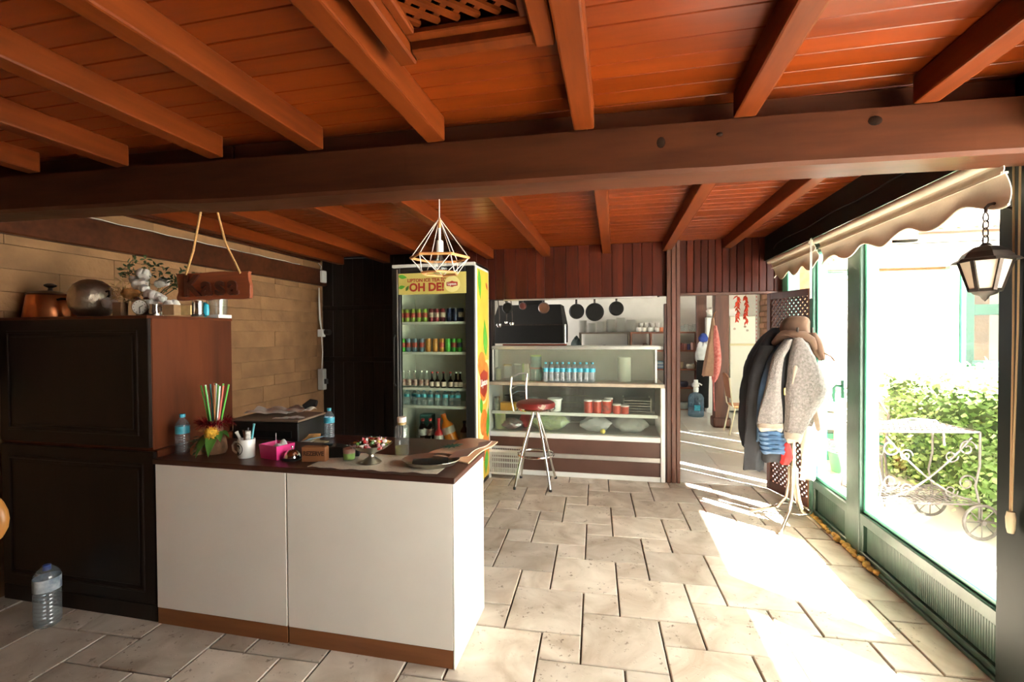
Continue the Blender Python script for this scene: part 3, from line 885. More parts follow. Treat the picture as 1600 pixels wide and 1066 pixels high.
sdecal('printed_leaf', leaf_poly(.24,.06), .36, .32, M['printgreen'], R(-100), 3)
sdecal('printed_leaf', leaf_poly(.18,.05), .18, .72, M['printgreen'], R(100), 3.4)
sdecal('printed_slice_rim', disc_poly(.165), .25, .97, M['printpale'], 0, 3)
sdecal('printed_slice', disc_poly(.135), .25, .97, M['printorange'], 0, 3.5)
sdecal('printed_badge', [(-.12,-.09),(0,-.15),(.12,-.09),(.13,.09),(0,.13),(-.13,.09)], .26, 1.02, M['printred'], 0, 4.2)
tm = text_mb('Lipton', .095, .001, bold=.002); tm.xf(Euler((PI/2, 0, PI/2)).to_matrix().to_4x4()); obj('lettering', tm, M['printwhite'], sp, loc=(W+.0105, .26, 1.02))
SH = (1.625, 1.33, .978, .803)
for z_ in SH:
    s_ = obj('shelf', MB().box(.045, W-.045, .05, D-.06, z_-.008, z_), M['coolwhite'], fg)
    obj('shelf_edge', MB().box(.045, W-.045, .045, .052, z_-.022, z_+.004), M['whiteplastic'], s_, bevel=.002)

# ---- display case
DX0, DX1, DY0, DY1 = -1.30, .475, 4.80, 5.42
dc = thing('display_case', 'long glass display case with brown panels and white rails', 'display case', (0, DY0, 0))
d_ = DY1 - DY0
obj('base_rail', MB().box(DX0, DX1, 0, .03, 0, .05), M['whiteplastic'], dc, bevel=.004)
obj('lower_panel', MB().box(DX0, DX1, .012, .035, .05, .195), M['casebrown'], dc)
obj('middle_rail', MB().box(DX0, DX1, 0, .035, .195, .243), M['aluminium'], dc, bevel=.004)
obj('upper_panel', MB().box(DX0, DX1, .012, .035, .243, .40), M['casebrown'], dc)
obj('sill_rail', MB().box(DX0, DX1, -.005, .05, .40, .452), M['whiteplastic'], dc, bevel=.006)
obj('case_body', MB().box(DX0, DX1, .035, d_, 0, .44), M['casebrown'], dc)
obj('case_floor', MB().box(DX0, DX1, .04, d_, .44, .456), M['aluminium'], dc)
obj('case_back', MB().box(DX0, DX1, d_, d_+.015, .44, .96), mat('dark steel back', (.10,.09,.08), .5, var=.3, scale=5), dc)
obj('case_back_upper', MB().box(DX0, DX1, .40, .412, .99, 1.335), mat('grey green back panel', (.19,.18,.135), .5, var=.15, scale=4), dc)
obj('front_glass', MB().box(DX0, DX1, .012, .018, .452, .955), M['caseglass'], dc)
obj('counter_ledge', MB().box(DX0, DX1+.04, -.012, d_, .955, .99), mat('tan stone ledge', (.42,.35,.26), .4, var=.15, scale=20), dc, bevel=.004)
obj('upper_glass', MB().box(DX0, DX1-.05, .115, .121, .99, 1.335), M['foggy'], dc)
obj('top_rail', MB().box(DX0, DX1+.02, .095, .42, 1.335, 1.373), M['aluminium'], dc, bevel=.004)
obj('upper_post', MB().box(DX1-.045, DX1-.02, .105, .13, .99, 1.335), M['aluminium'], dc, bevel=.003)
obj('upper_post', MB().box(DX0, DX0+.02, .105, .13, .99, 1.335), M['aluminium'], dc, bevel=.003)
obj('end_post', MB().box(DX1, DX1+.045, -.008, .05, 0, .955), M['whiteplastic'], dc, bevel=.012, bseg=3)
obj('end_wall', MB().box(DX1, DX1+.02, .05, d_, 0, .955), M['whiteplastic'], dc)
obj('end_wall', MB().box(DX0-.015, DX0, .0, d_, 0, .955), M['whiteplastic'], dc)
ms = MB().box(DX0+.01, DX1-.02, .05, .07, .635, .668)
obj('shelf_edge', ms, M['whiteplastic'], dc, bevel=.003)
wr_ = MB()
k = DX0 + .03
while k < DX1 - .03:
    wr_.tube([(k, .065, .66), (k, .42, .66)], .0022, 5); k += .018
for yy in (.16, .28, .41): wr_.tube([(DX0+.02, yy, .657), (DX1-.02, yy, .657)], .003, 5)
obj('wire_shelf', wr_, M['steel'], dc, kind='stuff')
rk = MB()
for k in range(18):
    xx = -.58 + k*.017
    rk.tube([(xx, .44, .47), (xx, .44, .93)], .002, 5)
for zz in (.5, .62, .72, .8, .88): rk.tube([(-.6, .436, zz), (-.26, .436, zz)], .004, 5)
obj('wire_rack', rk, M['steel'], dc, kind='stuff')

# ---- bar stool
stl = thing('bar_stool', 'chrome bar stool with worn round red seat by the display case', 'stool', (-.745, 4.51, 0))
M['seatred'] = mat('worn dark red vinyl', (.17,.018,.014), .35, var=.3, scale=7, bump=.1)
obj('seat', MB().lathe([(0,.765),(.17,.765),(.192,.775),(.197,.80),(.185,.825),(.15,.838),(0,.843)], 32), M['seatred'], stl, smooth=True)
obj('seat_rim', MB().lathe([(.15,.752),(.19,.752),(.198,.764),(.19,.778),(.15,.77)], 32), M['chrome'], stl, smooth=True)
obj('worn_patch', MB().prism([(x*1+.0, y) for x, y in ((.0,-.02),(.03,-.03),(.05,-.01),(.06,.012),(.03,.022),(.0,.015),(-.02,0))], 0, .003), mat('bare foam', (.50,.36,.26), .8), stl, loc=(.07,-.178,.803)).rotation_euler = (R(62),0,R(22))
for fx, fy in ((-.178,-.194),(.171,-.197),(-.187,.168),(.17,.217)):
    u = Vector((fx, fy, 0)).normalized()
    pts = [u*.035 + Vector((0,0,.76)), u*.035 + Vector((0,0,.70)), u*.075 + Vector((0,0,.60)), u*.13 + Vector((0,0,.46)), u*.18 + Vector((0,0,.305)), u*.225 + Vector((0,0,.15)), Vector((fx,fy,0))*1.0 + Vector((0,0,.008))]
    lg = obj('leg', MB().tube(pts, .0125, 10), M['chrome'], stl, smooth=True)
    obj('foot_cap', MB().lathe([(0,0),(.015,0),(.015,.02),(.012,.025)], 10, (fx, fy, 0)), M['black'], lg)
obj('foot_ring', MB().tube([(.178*math.cos(2*PI*k/28), .178*math.sin(2*PI*k/28), .305) for k in range(28)], .011, 8, True), M['chrome'], stl, smooth=True)
bp = [(-.19,-.13), (-.10,.16)]
b1 = [(-.205,-.08,.74), (-.225,-.085,.84), (-.235,-.09,.95), (-.222,-.085,1.075)]
b2 = [(-.115,.13,.76), (-.12,.15,.84), (-.125,.155,.95), (-.11,.15,1.10)]
obj('back_frame', MB().tube(b1, .010, 8).tube(b2, .010, 8).tube([b1[-1], (-.175,.03,1.10), b2[-1]], .009, 8), M['chrome'], stl, smooth=True)
obj('back_rail', MB().tube([(-.232,-.09,.96),(-.19,.03,.985),(-.125,.155,.97)], .006, 8), M['chrome'], stl, smooth=True)
obj('back_rail', MB().tube([(-.23,-.088,.90),(-.19,.03,.925),(-.123,.153,.91)], .006, 8), M['chrome'], stl, smooth=True)

# ---- plastic crate in front of the case
cr_ = thing('plastic_crate', 'white plastic crate with slots standing against the display case', 'crate', (-1.105, 4.705, 0))
M['crate'] = mat('white crate plastic', (.74,.71,.64), .45)
def slotted(w, z0, z1, n, rows):
    mb = MB()
    mb.box(-w/2, w/2, -.004, .004, z0, z0+.02).box(-w/2, w/2, -.004, .004, z1-.025, z1)
    rh = (z1 - z0 - .045) / rows
    for r_ in range(rows):
        if r_: mb.box(-w/2, w/2, -.004, .004, z0+.02+r_*rh-.007, z0+.02+r_*rh+.007)
    for k in range(n+1):
        xx = -w/2 + k*(w-.008)/n
        mb.box(xx, xx+.0065, -.004, .004, z0+.02, z1-.025)
    return mb
obj('front_wall', slotted(.34, .045, .30, 17, 2), M['crate'], cr_, loc=(0,-.085,0))
obj('back_wall', slotted(.34, .045, .30, 17, 2), M['crate'], cr_, loc=(0,.085,0))
for sx in (-.17, .17):
    o = obj('side_wall', slotted(.17, .045, .30, 10, 2), M['crate'], cr_, loc=(sx,0,0)); o.rotation_euler = (0,0,PI/2)
obj('crate_floor', MB().box(-.17,.17,-.085,.085,.045,.053), M['crate'], cr_)
for sx in (-.15,.15):
    for sy in (-.07,.07): obj('foot', MB().box(sx-.012,sx+.012,sy-.012,sy+.012,0,.045), M['crate'], cr_)

# ---- coat stand and the clothes on it
CX, CY = 1.405, 4.02
cs = thing('coat_stand', 'bentwood style metal coat stand beside the window wall', 'coat stand', (CX, CY, 0))
M['bronze'] = mat('worn brass tube', (.46,.36,.26), .3, .9, var=.15, scale=14)
obj('pole', MB().tube([(0,0,.30),(0,0,.44)], .028, 12).tube([(0,0,.44),(0,0,1.63)], .018, 12), M['bronze'], cs, smooth=True)
for a, rr in ((R(158),.30),(R(238),.36),(R(45),.26),(R(318),.20)):
    u = Vector((math.cos(a), math.sin(a), 0))
    obj('leg', MB().tube([u*.025+Vector((0,0,.43)), u*.028+Vector((0,0,.30)), u*.045+Vector((0,0,.19)), u*(rr*.35)+Vector((0,0,.10)), u*(rr*.7)+Vector((0,0,.055)), u*rr+Vector((0,0,.012))], .0125, 10), M['bronze'], cs, smooth=True)
obj('foot_ring', MB().tube([(.125*math.cos(2*PI*k/26), .125*math.sin(2*PI*k/26), .098) for k in range(26)], .006, 8, True), M['chrome'], cs, smooth=True)
for a in (R(20), R(140), R(260)):
    u = Vector((math.cos(a), math.sin(a), 0))
    obj('hook', MB().tube([u*.01+Vector((0,0,1.42)), u*.07+Vector((0,0,1.44)), u*.13+Vector((0,0,1.46)), u*.165+Vector((0,0,1.50)), u*.165+Vector((0,0,1.54))], .008, 8), M['iron'], cs, smooth=True)
    obj('hook', MB().tube([u*.01+Vector((0,0,1.32)), u*.06+Vector((0,0,1.30)), u*.10+Vector((0,0,1.31)), u*.115+Vector((0,0,1.35))], .007, 8), M['iron'], cs, smooth=True)

def loft(mb, secs, seg=28, folds=0, amp=0, ph=0, caps=True, open_=False):
    """cloth tube: secs = (cx, cy, cz, half_x, half_y[, tilt])"""
    n0 = []
    vs_ = []
    N = len(secs)
    for i, s_ in enumerate(secs):
        cx, cy, cz, hx, hy = s_[:5]
        for k in range(seg):
            q = 2*PI*k/seg
            a = amp * (i/(N-1))**.7
            m_ = 1 + a*math.sin(folds*q + ph + .5*math.sin(i*.9)) + .4*a*math.sin((folds*2+1)*q + 1.7*ph + i*.5)
            vs_.append((cx + hx*m_*math.cos(q), cy + hy*m_*math.sin(q), cz + (.012*math.sin(3*q+ph) if i == N-1 else 0)))
    fs_ = []
    for i in range(N-1):
        for k in range(seg):
            k2 = (k+1) % seg
            fs_.append((i*seg+k, i*seg+k2, (i+1)*seg+k2, (i+1)*seg+k))
    if caps: fs_ += [tuple(range(seg)), tuple(reversed([(N-1)*seg+k for k in range(seg)]))]
    return mb.add(vs_, fs_)
def dense(secs, n=4):
    """catmull-rom through sections"""
    out = []
    S = [secs[0]] + list(secs) + [secs[-1]]
    for i in range(1, len(S)-2):
        for t in range(n):
            u = t/n
            out.append(tuple(.5*((2*b) + (-a+c)*u + (2*a-5*b+4*c-d)*u*u + (-a+3*b-3*c+d)*u**3) for a, b, c, d in zip(S[i-1], S[i], S[i+1], S[i+2])))
    out.append(tuple(secs[-1]))
    return out
def S(px, py, Y, hpx, hy, cx=0):
    p = at(px, py, Y)
    return (p.x, p.y, p.z, hpx*p.y/716*1.08, hy)
M['fleece'] = mat('grey fleece', (.205,.175,.165), .95, var=.3, scale=60, bump=1.0, bscale=150, sheen=.3)
M['fleececuff'] = mat('beige knit cuff', (.36,.29,.23), .95, var=.1, scale=40)
M['navy'] = mat('black navy cloth', (.008,.009,.015), .75, var=.4, scale=10, bump=.2)
M['blue'] = mat('dusty blue cloth', (.035,.075,.14), .6, var=.4, scale=9, bump=.3)
M['paleblue'] = mat('light blue quilted cloth', (.045,.105,.21), .55, var=.2, scale=12)
M['hatbrown'] = mat('tan brown felt', (.115,.058,.034), .9, var=.25, scale=10, bump=.3)
M['redcloth'] = mat('bright red cloth', (.55,.02,.02), .7)
M['cream'] = mat('cream cloth', (.60,.54,.45), .9, var=.1, scale=12)
M['charcoal'] = mat('charcoal cloth', (.022,.023,.028), .8, var=.3, scale=12)
hm = lambda *a: obj(*a[:4], smooth=True)
# navy coat
t = thing('navy_coat', 'long black navy coat hanging behind the grey fleece', 'coat', (CX, CY, 0), 0, 'clothes on the coat stand')
def rel(secs): return [(a-CX, b-CY, c, d, e) for a, b, c, d, e in secs]
obj('coat_body', loft(MB(), dense(rel([S(1218,512,4.05,8,.05), S(1210,530,4.05,17,.09), S(1202,565,4.06,26,.12), S(1197,610,4.07,27,.13), S(1194,660,4.08,26,.12), S(1190,700,4.08,20,.10)])), 44, 7, .20, .4), M['navy'], t, smooth=True)
obj('sleeve', loft(MB(), dense(rel([S(1204,540,3.97,12,.05), S(1190,580,3.95,13,.055), S(1184,630,3.95,13,.055), S(1180,680,3.95,12,.05), S(1177,733,3.95,11,.045)]))  , 24, 4, .15, 1.0), M['charcoal'], t, smooth=True)
# blue jacket
t = thing('blue_jacket', 'dusty blue padded jacket squeezed between navy coat and grey fleece', 'jacket', (CX, CY, 0), 0, 'clothes on the coat stand')
obj('jacket_body', loft(MB(), dense(rel([S(1222,540,3.93,8,.03), S(1214,565,3.90,13,.05), S(1206,600,3.88,15,.06), S(1203,650,3.88,17,.06), S(1204,690,3.89,18,.06)])), 30, 5, .12, 2.0), M['blue'], t, smooth=True)
hemb = MB()
for k in range(5):
    z_ = at(1205, 676+k*9, 3.86).z
    hemb.add(*[(q.v, q.f) for q in [loft(MB(), rel([S(1204+k, 672+k*7, 3.86, 14, .06), S(1204+k, 675.5+k*7, 3.86, 16, .07), S(1204+k, 679+k*7, 3.86, 14, .06)]), 24)]][0])
obj('quilted_hem', hemb, M['paleblue'], t, smooth=True)
obj('lower_panel', loft(MB(), dense(rel([S(1210,698,3.92,14,.06), S(1210,708,3.92,15,.07), S(1209,720,3.92,14,.06)])), 24, 5, .05, 0), M['charcoal'], t, smooth=True)
# grey fleece
t = thing('fleece_jacket', 'grey fleece jacket with beige hem draped over the coat stand', 'jacket', (CX, CY, 0), 0, 'clothes on the coat stand')
def edge(rows, Y, hy):
    """sections of a hanging panel from (height, near edge, far edge)"""
    return rel([S((l+r)/2, y_, Y - .02*math.sin(PI*k/(len(rows)-1)), (r-l)/2*.93, hy) for k, (y_, l, r) in enumerate(rows)])
obj('jacket_body', loft(MB(), dense(rel([S(1243,520,4.03,7,.05), S(1243,532,4.02,14,.06), S(1242,560,4.02,24,.08), S(1241,600,4.02,30,.09), S(1240,640,4.02,28,.09), S(1238,662,4.02,22,.08)])), 48, 7, .10, .2), M['fleece'], t, smooth=True)
obj('gap_shade_panel', loft(MB(), dense(edge(((528,1228,1240),(560,1217,1242),(600,1214,1242),(640,1213,1240),(664,1217,1236)), 3.875, .03), 4), 20, 3, .06, .4), M['charcoal'], t, smooth=True)  # charcoal panel: shade of the gap between the sleeves put in as colour
ls = obj('sleeve', loft(MB(), dense(edge(((530,1228,1237),(545,1216,1231),(560,1208,1223),(585,1202,1219),(612,1196,1217),(640,1189,1218),(664,1185,1219)), 3.84, .045), 3), 44, 5, .07, 2.6), M['fleece'], t, smooth=True)
obj('cuff', loft(MB(), edge(((661,1187,1221),(668,1187,1221),(672,1189,1219)), 3.835, .042), 36, 9, .03), M['fleececuff'], ls, smooth=True)
rs = obj('sleeve', loft(MB(), dense(edge(((528,1241,1251),(545,1239,1263),(575,1236,1276),(596,1235,1283),(612,1234,1286),(628,1233,1279),(650,1231,1266),(678,1228,1252)), 3.81, .05), 3), 48, 5, .06, .3), M['fleece'], t, smooth=True)
obj('cuff', loft(MB(), edge(((675,1228,1253),(685,1229,1251),(690,1231,1248)), 3.805, .045), 36, 9, .03), M['fleececuff'], rs, smooth=True)
for pts_, rr_ in ((((1237,524,3.88),(1236,545,3.85),(1233,575,3.83),(1231,600,3.82)), (.014,.022,.018,.008)), (((1247,524,3.86),(1246,548,3.80),(1243,575,3.76),(1238,600,3.76)), (.014,.020,.016,.006))):
    obj('lapel', MB().tube([(q.x-CX, q.y-CY, q.z) for q in (at(*p_) for p_ in pts_)], list(rr_), 12, ell=(1,.6)), M['fleececuff'], t, smooth=True)
sm = [at(1256,560,3.757), at(1266,566,3.757), at(1276,574,3.765)]
obj('shoulder_seam', MB().tube([(q.x-CX, q.y-CY, q.z) for q in sm], .004, 6), M['charcoal'], t, smooth=True)
zp = [at(1229,556,3.84), at(1227,590,3.822), at(1226,615,3.822), at(1227,640,3.83)]
zipo = obj('zip_placket', MB().tube([(p.x-CX, p.y-CY, p.z) for p in zp], [.008,.010,.010,.005], 10, ell=(1,.6)), M['black'], t, smooth=True)
p = at(1226.5,612,3.80); obj('zip_pull', MB().box(-.009,.009,-.005,.005,-.028,.028), mat('brass', (.6,.38,.12), .3, 1), zipo, loc=(p.x-CX, p.y-CY, p.z), bevel=.004)
# hat
hp = at(1244,524,3.98)
t = thing('brown_hat', 'crumpled tan brown hat and scarf on top of the coat stand', 'hat', (hp.x, hp.y, hp.z), 0, 'clothes on the coat stand')
obj('crown', loft(MB(), dense([(.01,0,.150,.025,.025),(.005,0,.142,.065,.055),(.0,0,.115,.092,.078),(-.01,0,.075,.102,.085),(-.012,0,.03,.105,.088),(-.01,0,.0,.10,.085)], 3), 40, 5, .06, .9), M['hatbrown'], t, smooth=True)
obj('peak', MB().sheet(lambda u, v: (-.13+.17*u - .05*v, -.06-.08*v*math.sin(PI*(.15+.7*u)), .03-.045*v+.012*math.sin(u*5)), 10, 5, .006), M['hatbrown'], t, smooth=True)
def path_(*P): return [tuple(at(*p_) - hp) for p_ in P]
obj('scarf', MB().tube(path_((1208,537,3.95),(1218,528,3.90),(1236,523,3.87),(1256,524,3.87),(1268,532,3.88),(1274,545,3.90)), [.02,.034,.036,.036,.034,.026], 14, ell=(.8,1)), M['hatbrown'], t, smooth=True)
obj('scarf_end', loft(MB(), dense([tuple(at(1268,520,3.93)-hp)+(.03,.03), tuple(at(1274,535,3.91)-hp)+(.045,.032), tuple(at(1279,550,3.91)-hp)+(.040,.03), tuple(at(1284,562,3.92)-hp)+(.022,.02)]), 24, 4, .16, .6), M['hatbrown'], t, smooth=True)
obj('strap', MB().tube(path_((1278,548,3.90),(1288,552,3.90),(1298,557,3.90),(1304,564,3.90)), [.007,.006,.006,.008], 6), M['hatbrown'], t, smooth=True)
t = thing('cream_shirt', 'cream garment hanging under the fleece next to the window', 'shirt', (CX, CY, 0), 0, 'clothes on the coat stand')
obj('shirt_body', loft(MB(), dense(rel([S(1268,620,4.06,8,.04), S(1272,655,4.05,12,.05), S(1268,690,4.05,11,.05), S(1264,720,4.05,9,.045), S(1262,748,4.05,8,.04)])), 26, 4, .15, .5), M['cream'], t, smooth=True)
obj('sleeve', loft(MB(), dense(rel([S(1274,625,3.95,6,.03), S(1281,650,3.93,7,.03), S(1283,672,3.93,6,.03)])), 18, 3, .1, 0), M['fleececuff'], t, smooth=True)
rp = at(1229,707,3.84)
o = obj('red_cloth', loft(MB(), dense([(0,0,.07,.02,.02),(0,0,.02,.035,.025),(.005,0,-.04,.04,.03),(-.01,0,-.085,.03,.02)]), 20, 3, .18, 0), M['redcloth'], smooth=True, loc=rp); tag(o, 'bright red cloth tip hanging below the grey fleece', 'cloth', 'clothes on the coat stand')

# ---- awnings above the windows
M['awning'] = mat('beige awning cloth', (.66,.56,.44), .85, var=.1, scale=5, bump=.1, bscale=90)
def awning(y0, y1, per, label, flip=0):
    t = thing('awning', label, 'awning', (1.42, y0, 2.0), 0, 'beige awnings')
    L = y1 - y0
    obj('roller', MB().tube([(.02,0,.162),(.02,L,.162)], .022, 14), M['awning'], t, smooth=True)
    obj('upper_band', MB().sheet(lambda u, v: (.035 + .012*math.sin(PI*v), L*u, .15 - .05*v), 12, 5, .004), M['awning'], t, smooth=True)
    n = int(L / .018)
    def fn(u, v):
        yy = L*u
        dz = .028 + .026*math.cos(2*PI*yy/per + flip)
        return (.05 + .02*math.sin(v*PI*.8) + .004*math.sin(yy*23), yy, .108 - v*(.108 - dz + .02))
    va = obj('valance', MB().sheet(fn, n, 6, .004), M['awning'], t, smooth=True)
    obj('hem_piping', MB().tube([(fn(k/n, 1)[0], fn(k/n, 1)[1], fn(k/n, 1)[2]) for k in range(n+1)], .005, 6), M['awning'], va, smooth=True)
    obj('bottom_rail', MB().box(.035, .06, 0, L, .104, .112), M['awning'], t)
    return t
awning(2.12, 3.70, .40, 'beige scalloped awning above the large pane', 2.6)
awning(3.78, 4.71, .29, 'beige scalloped awning above the coat stand', 0)
o = obj('pull_chain', MB().tube([(1.425,3.74,2.19),(1.425,3.74,1.75)], .0025, 6).tube([(1.425,3.76,2.19),(1.425,3.765,1.75)], .0025, 6), M['whiteplastic']); tag(o, 'thin white bead chain hanging between the two awnings', 'chain')
cab = [(1.44,4.6,2.27)] + [(1.44, 4.5 - k*.17, 2.30 + .006*math.sin(k*1.3)) for k in range(14)]
o = obj('ceiling_cable', MB().tube(cab, .006, 6), M['blacksoft'], smooth=True); tag(o, 'dark cable running along the black lintel above the awning', 'cable')

# ---- lantern on its bracket
ln = thing('lantern', 'black iron lantern with frosted panes hanging by the window post', 'lantern', (1.455, 2.19, 1.62), R(12))
M['frost'] = mat('frosted amber pane', (.66,.55,.42), .5, var=.15, scale=9)
hexp = lambda r, z: [(r*math.cos(2*PI*k/6 + .3), r*math.sin(2*PI*k/6 + .3), z) for k in range(6)]
A_, B_ = hexp(.078, .165), hexp(.045, .045)
for k in range(6):
    k2 = (k+1) % 6
    obj('frame_bar', MB().bar(A_[k], B_[k], .012, .012), M['iron'], ln)
    obj('frame_bar', MB().bar(A_[k], A_[k2], .010, .012), M['iron'], ln)
    obj('frame_bar', MB().bar(B_[k], B_[k2], .010, .012), M['iron'], ln)
    q = [Vector(A_[k])*.97+Vector((0,0,.005)), Vector(A_[k2])*.97+Vector((0,0,.005)), Vector(B_[k2])*.97, Vector(B_[k])*.97]
    nrm = (q[1]-q[0]).cross(q[3]-q[0]).normalized()*.002
    obj('pane', MB().add([p+nrm for p in q]+[p-nrm for p in q], [(0,1,2,3),(7,6,5,4),(0,4,5,1),(1,5,6,2),(2,6,7,3),(3,7,4,0)]), M['frost'], ln)
obj('roof', MB().lathe([(.108,.158),(.098,.168),(.085,.172),(.07,.195),(.045,.215),(.02,.222),(.012,.232),(0,.235)], 6), M['iron'], ln)
obj('base', MB().lathe([(.045,.045),(.035,.03),(.015,.022),(.008,.01),(0,.0)], 10), M['iron'], ln, smooth=True)
for k in range(4):
    c = Vector((0,0,.245 + k*.03))
    pts = [(c.x + (.011*math.cos(a) if k % 2 else 0), c.y + (0 if k % 2 else .011*math.cos(a)), c.z + .019*math.sin(a)) for a in [2*PI*j/12 for j in range(12)]]
    obj('chain_link', MB().tube(pts, .003, 6, True), M['iron'], ln, smooth=True)
br = [(0,0,.355),(.0,0,.372),(.012,0,.385),(.03,0,.39),(.05,0,.382),(.07,.0,.378),(.095,0,.372),(.108,0,.365)]
obj('bracket', MB().tube(br, .006, 8).tube([(.04,0,.385),(.05,0,.405),(.065,0,.40),(.07,0,.385)], .004, 6), M['iron'], ln, smooth=True)
bc = thing('blind_cord', 'two tan blind cords with a tassel hanging in front of the black post', 'cord', (1.545, 2.19, 0))
M['cordtan'] = mat('tan cord', (.40,.26,.14), .9)
obj('cord', MB().tube([(0,0,2.19),(.003,-.002,1.5),(0,0,.78)], .0035, 6), M['cordtan'], bc)
obj('cord', MB().tube([(.0,-.03,2.19),(.003,-.022,1.5),(0,-.006,.78)], .0035, 6), M['cordtan'], bc)
obj('tassel', MB().lathe([(0,.79),(.012,.785),(.016,.76),(.014,.72),(.010,.70),(0,.698)], 10, (0,-.003,0)), mat('pale wood', (.55,.42,.28), .6), bc, smooth=True)

# ---- pendant lamp
pp = at(687, 403, 2.45)
pl = thing('pendant_lamp', 'geometric white wire pendant lamp with wooden rings', 'lamp', (pp.x, pp.y, pp.z))
M['ringwood'] = mat('light orange wood', (.62,.28,.10), .5, var=.15, scale=14)
sc = .165
R1 = [(sc*math.cos(2*PI*k/6+.2), sc*math.sin(2*PI*k/6+.2), 0) for k in range(6)]
R2 = [(.105*math.cos(2*PI*k/6+.72), .105*math.sin(2*PI*k/6+.72), -.088) for k in range(6)]
def hexring(P, r): 
    mb = MB()
    for k in range(6): mb.tube([P[k], P[(k+1)%6]], r, 8)
    return mb
obj('upper_ring', hexring(R1, .0075), M['ringwood'], pl, smooth=True)
obj('lower_ring', hexring(R2, .0065), M['ringwood'], pl, smooth=True)
top = (0,0,.225)
for k in range(6):
    obj('wire', MB().tube([top, R1[k]], .0022, 6), M['whiteplastic'], pl)
    obj('wire', MB().tube([R1[k], R2[k]], .0022, 6), M['whiteplastic'], pl)
    obj('wire', MB().tube([R1[k], R2[k-1]], .0022, 6), M['whiteplastic'], pl)
obj('socket', MB().lathe([(0,.225),(.008,.222),(.008,.10),(.02,.095),(.022,.04),(.02,.03),(0,.03)], 14), M['whiteplastic'], pl, smooth=True)
obj('top_grip', MB().lathe([(.006,.225),(.012,.21),(.009,.17),(.006,.16)], 10), M['ringwood'], pl, smooth=True)
obj('bulb', MB().lathe([(.012,.03),(.016,.01),(.034,-.025),(.042,-.055),(.036,-.085),(.018,-.10),(0,-.104)], 18), M['clearglass'], pl, smooth=True)
obj('filament', MB().tube([(-.012,0,-.03),(-.006,0,-.055),(0,0,-.03),(.006,0,-.055),(.012,0,-.03)], .0012, 5), M['steel'], pl)
obj('cord', MB().tube([(0,0,.225),(0,0,2.43-pp.z)], .003, 6), M['whiteplastic'], pl)

# ---- carved sign on ropes
sg = thing('hanging_sign', 'carved red brown wooden sign hung on two ropes from the beam', 'sign', (0, 0, 0), 0)
M['signwood'] = wood('carved red brown wood', (.27,.066,.025), (.14,.036,.016), rough=.4, axis='x', scale=2.5, rnd=.03, bump=.3)
sg.location = (at(335, 448, 2.035).x, 2.035, 1.765); sg.rotation_euler = (0, R(-.6), R(4))
w_, h_ = .212, .072
pts = []
rs_ = random.Random(4)
for k in range(13): pts.append((-w_ + 2*w_*k/12, h_ + rs_.uniform(-.003,.003)))
for k in range(5): pts.append((w_ + rs_.uniform(-.006,.006), h_ - 2*h_*(k+.5)/5))
for k in range(13): pts.append((w_ - 2*w_*k/12, -h_ + rs_.uniform(-.003,.003)))
for k in range(5): pts.append((-w_ + rs_.uniform(-.006,.006), -h_ + 2*h_*(k+.5)/5))
obj('board', MB().prism(pts, -.012, .012, 'y'), M['signwood'], sg, bevel=.002)
M['burn'] = wood('raised letter wood', (.085,.018,.009), (.04,.010,.006), rough=.3, axis='x', scale=3)
x_ = -.118
for ch, dx, sz in (('K', .0, .155), ('a', .088, .145), ('s', .165, .145), ('a', .242, .145)):
    tm = text_mb(ch, sz, .007, bold=.004); tm.xf(Euler((PI/2,0,0)).to_matrix().to_4x4())
    obj('letter', tm, M['burn'], sg, loc=(x_+dx, -.017, -.004))
M['rope'] = mat('tan rope', (.50,.27,.10), .9, var=.2, scale=80, bump=.5)
ty = 1.995 - sg.location.y
tz = 2.18 - sg.location.z
obj('rope', MB().tube([(-.155,-.014,h_-.012),(-.11,-.01,.19),(-.055,ty+.03,tz)], .0055, 8), M['rope'], sg, smooth=True)
obj('rope', MB().tube([(.165,-.014,h_-.012),(.08,-.01,.22),(.03,ty+.03,tz)], .0055, 8), M['rope'], sg, smooth=True)
obj('nail', MB().tube([(-.012,ty-.03,tz+.005),(-.012,ty+.05,tz+.005)], .004, 8).tube([(-.055,ty+.03,tz),(-.012,ty+.03,tz+.008),(.03,ty+.03,tz)], .0055, 8), M['rope'], sg)

# ================================================================== SMALL THINGS
M['label_blue'] = mat('sky blue bottle label', (.06,.38,.50), .4, var=.25, scale=30)
M['cap_blue'] = mat('sky blue cap', (.05,.34,.46), .4)
M['cap_white'] = mat('white cap', (.80,.76,.74), .4)
M['paper'] = mat('newsprint', (.70,.63,.54), .9, var=.12, scale=25)
M['pink'] = mat('hot pink plastic', (.80,.045,.25), .4)
M['leaf'] = mat('leaf green', (.06,.16,.025), .5, var=.35, scale=14)
M['leafdark'] = mat('dark leaf green', (.045,.075,.022), .55, var=.3, scale=14)
M['ceramic'] = mat('white ceramic', (.78,.75,.70), .25)
M['kraft'] = mat('kraft paper', (.56,.36,.22), .85, var=.06, scale=9)
M['lace'] = mat('cream lace', (.64,.56,.42), .95, var=.08, scale=90, bump=.8, bscale=220)

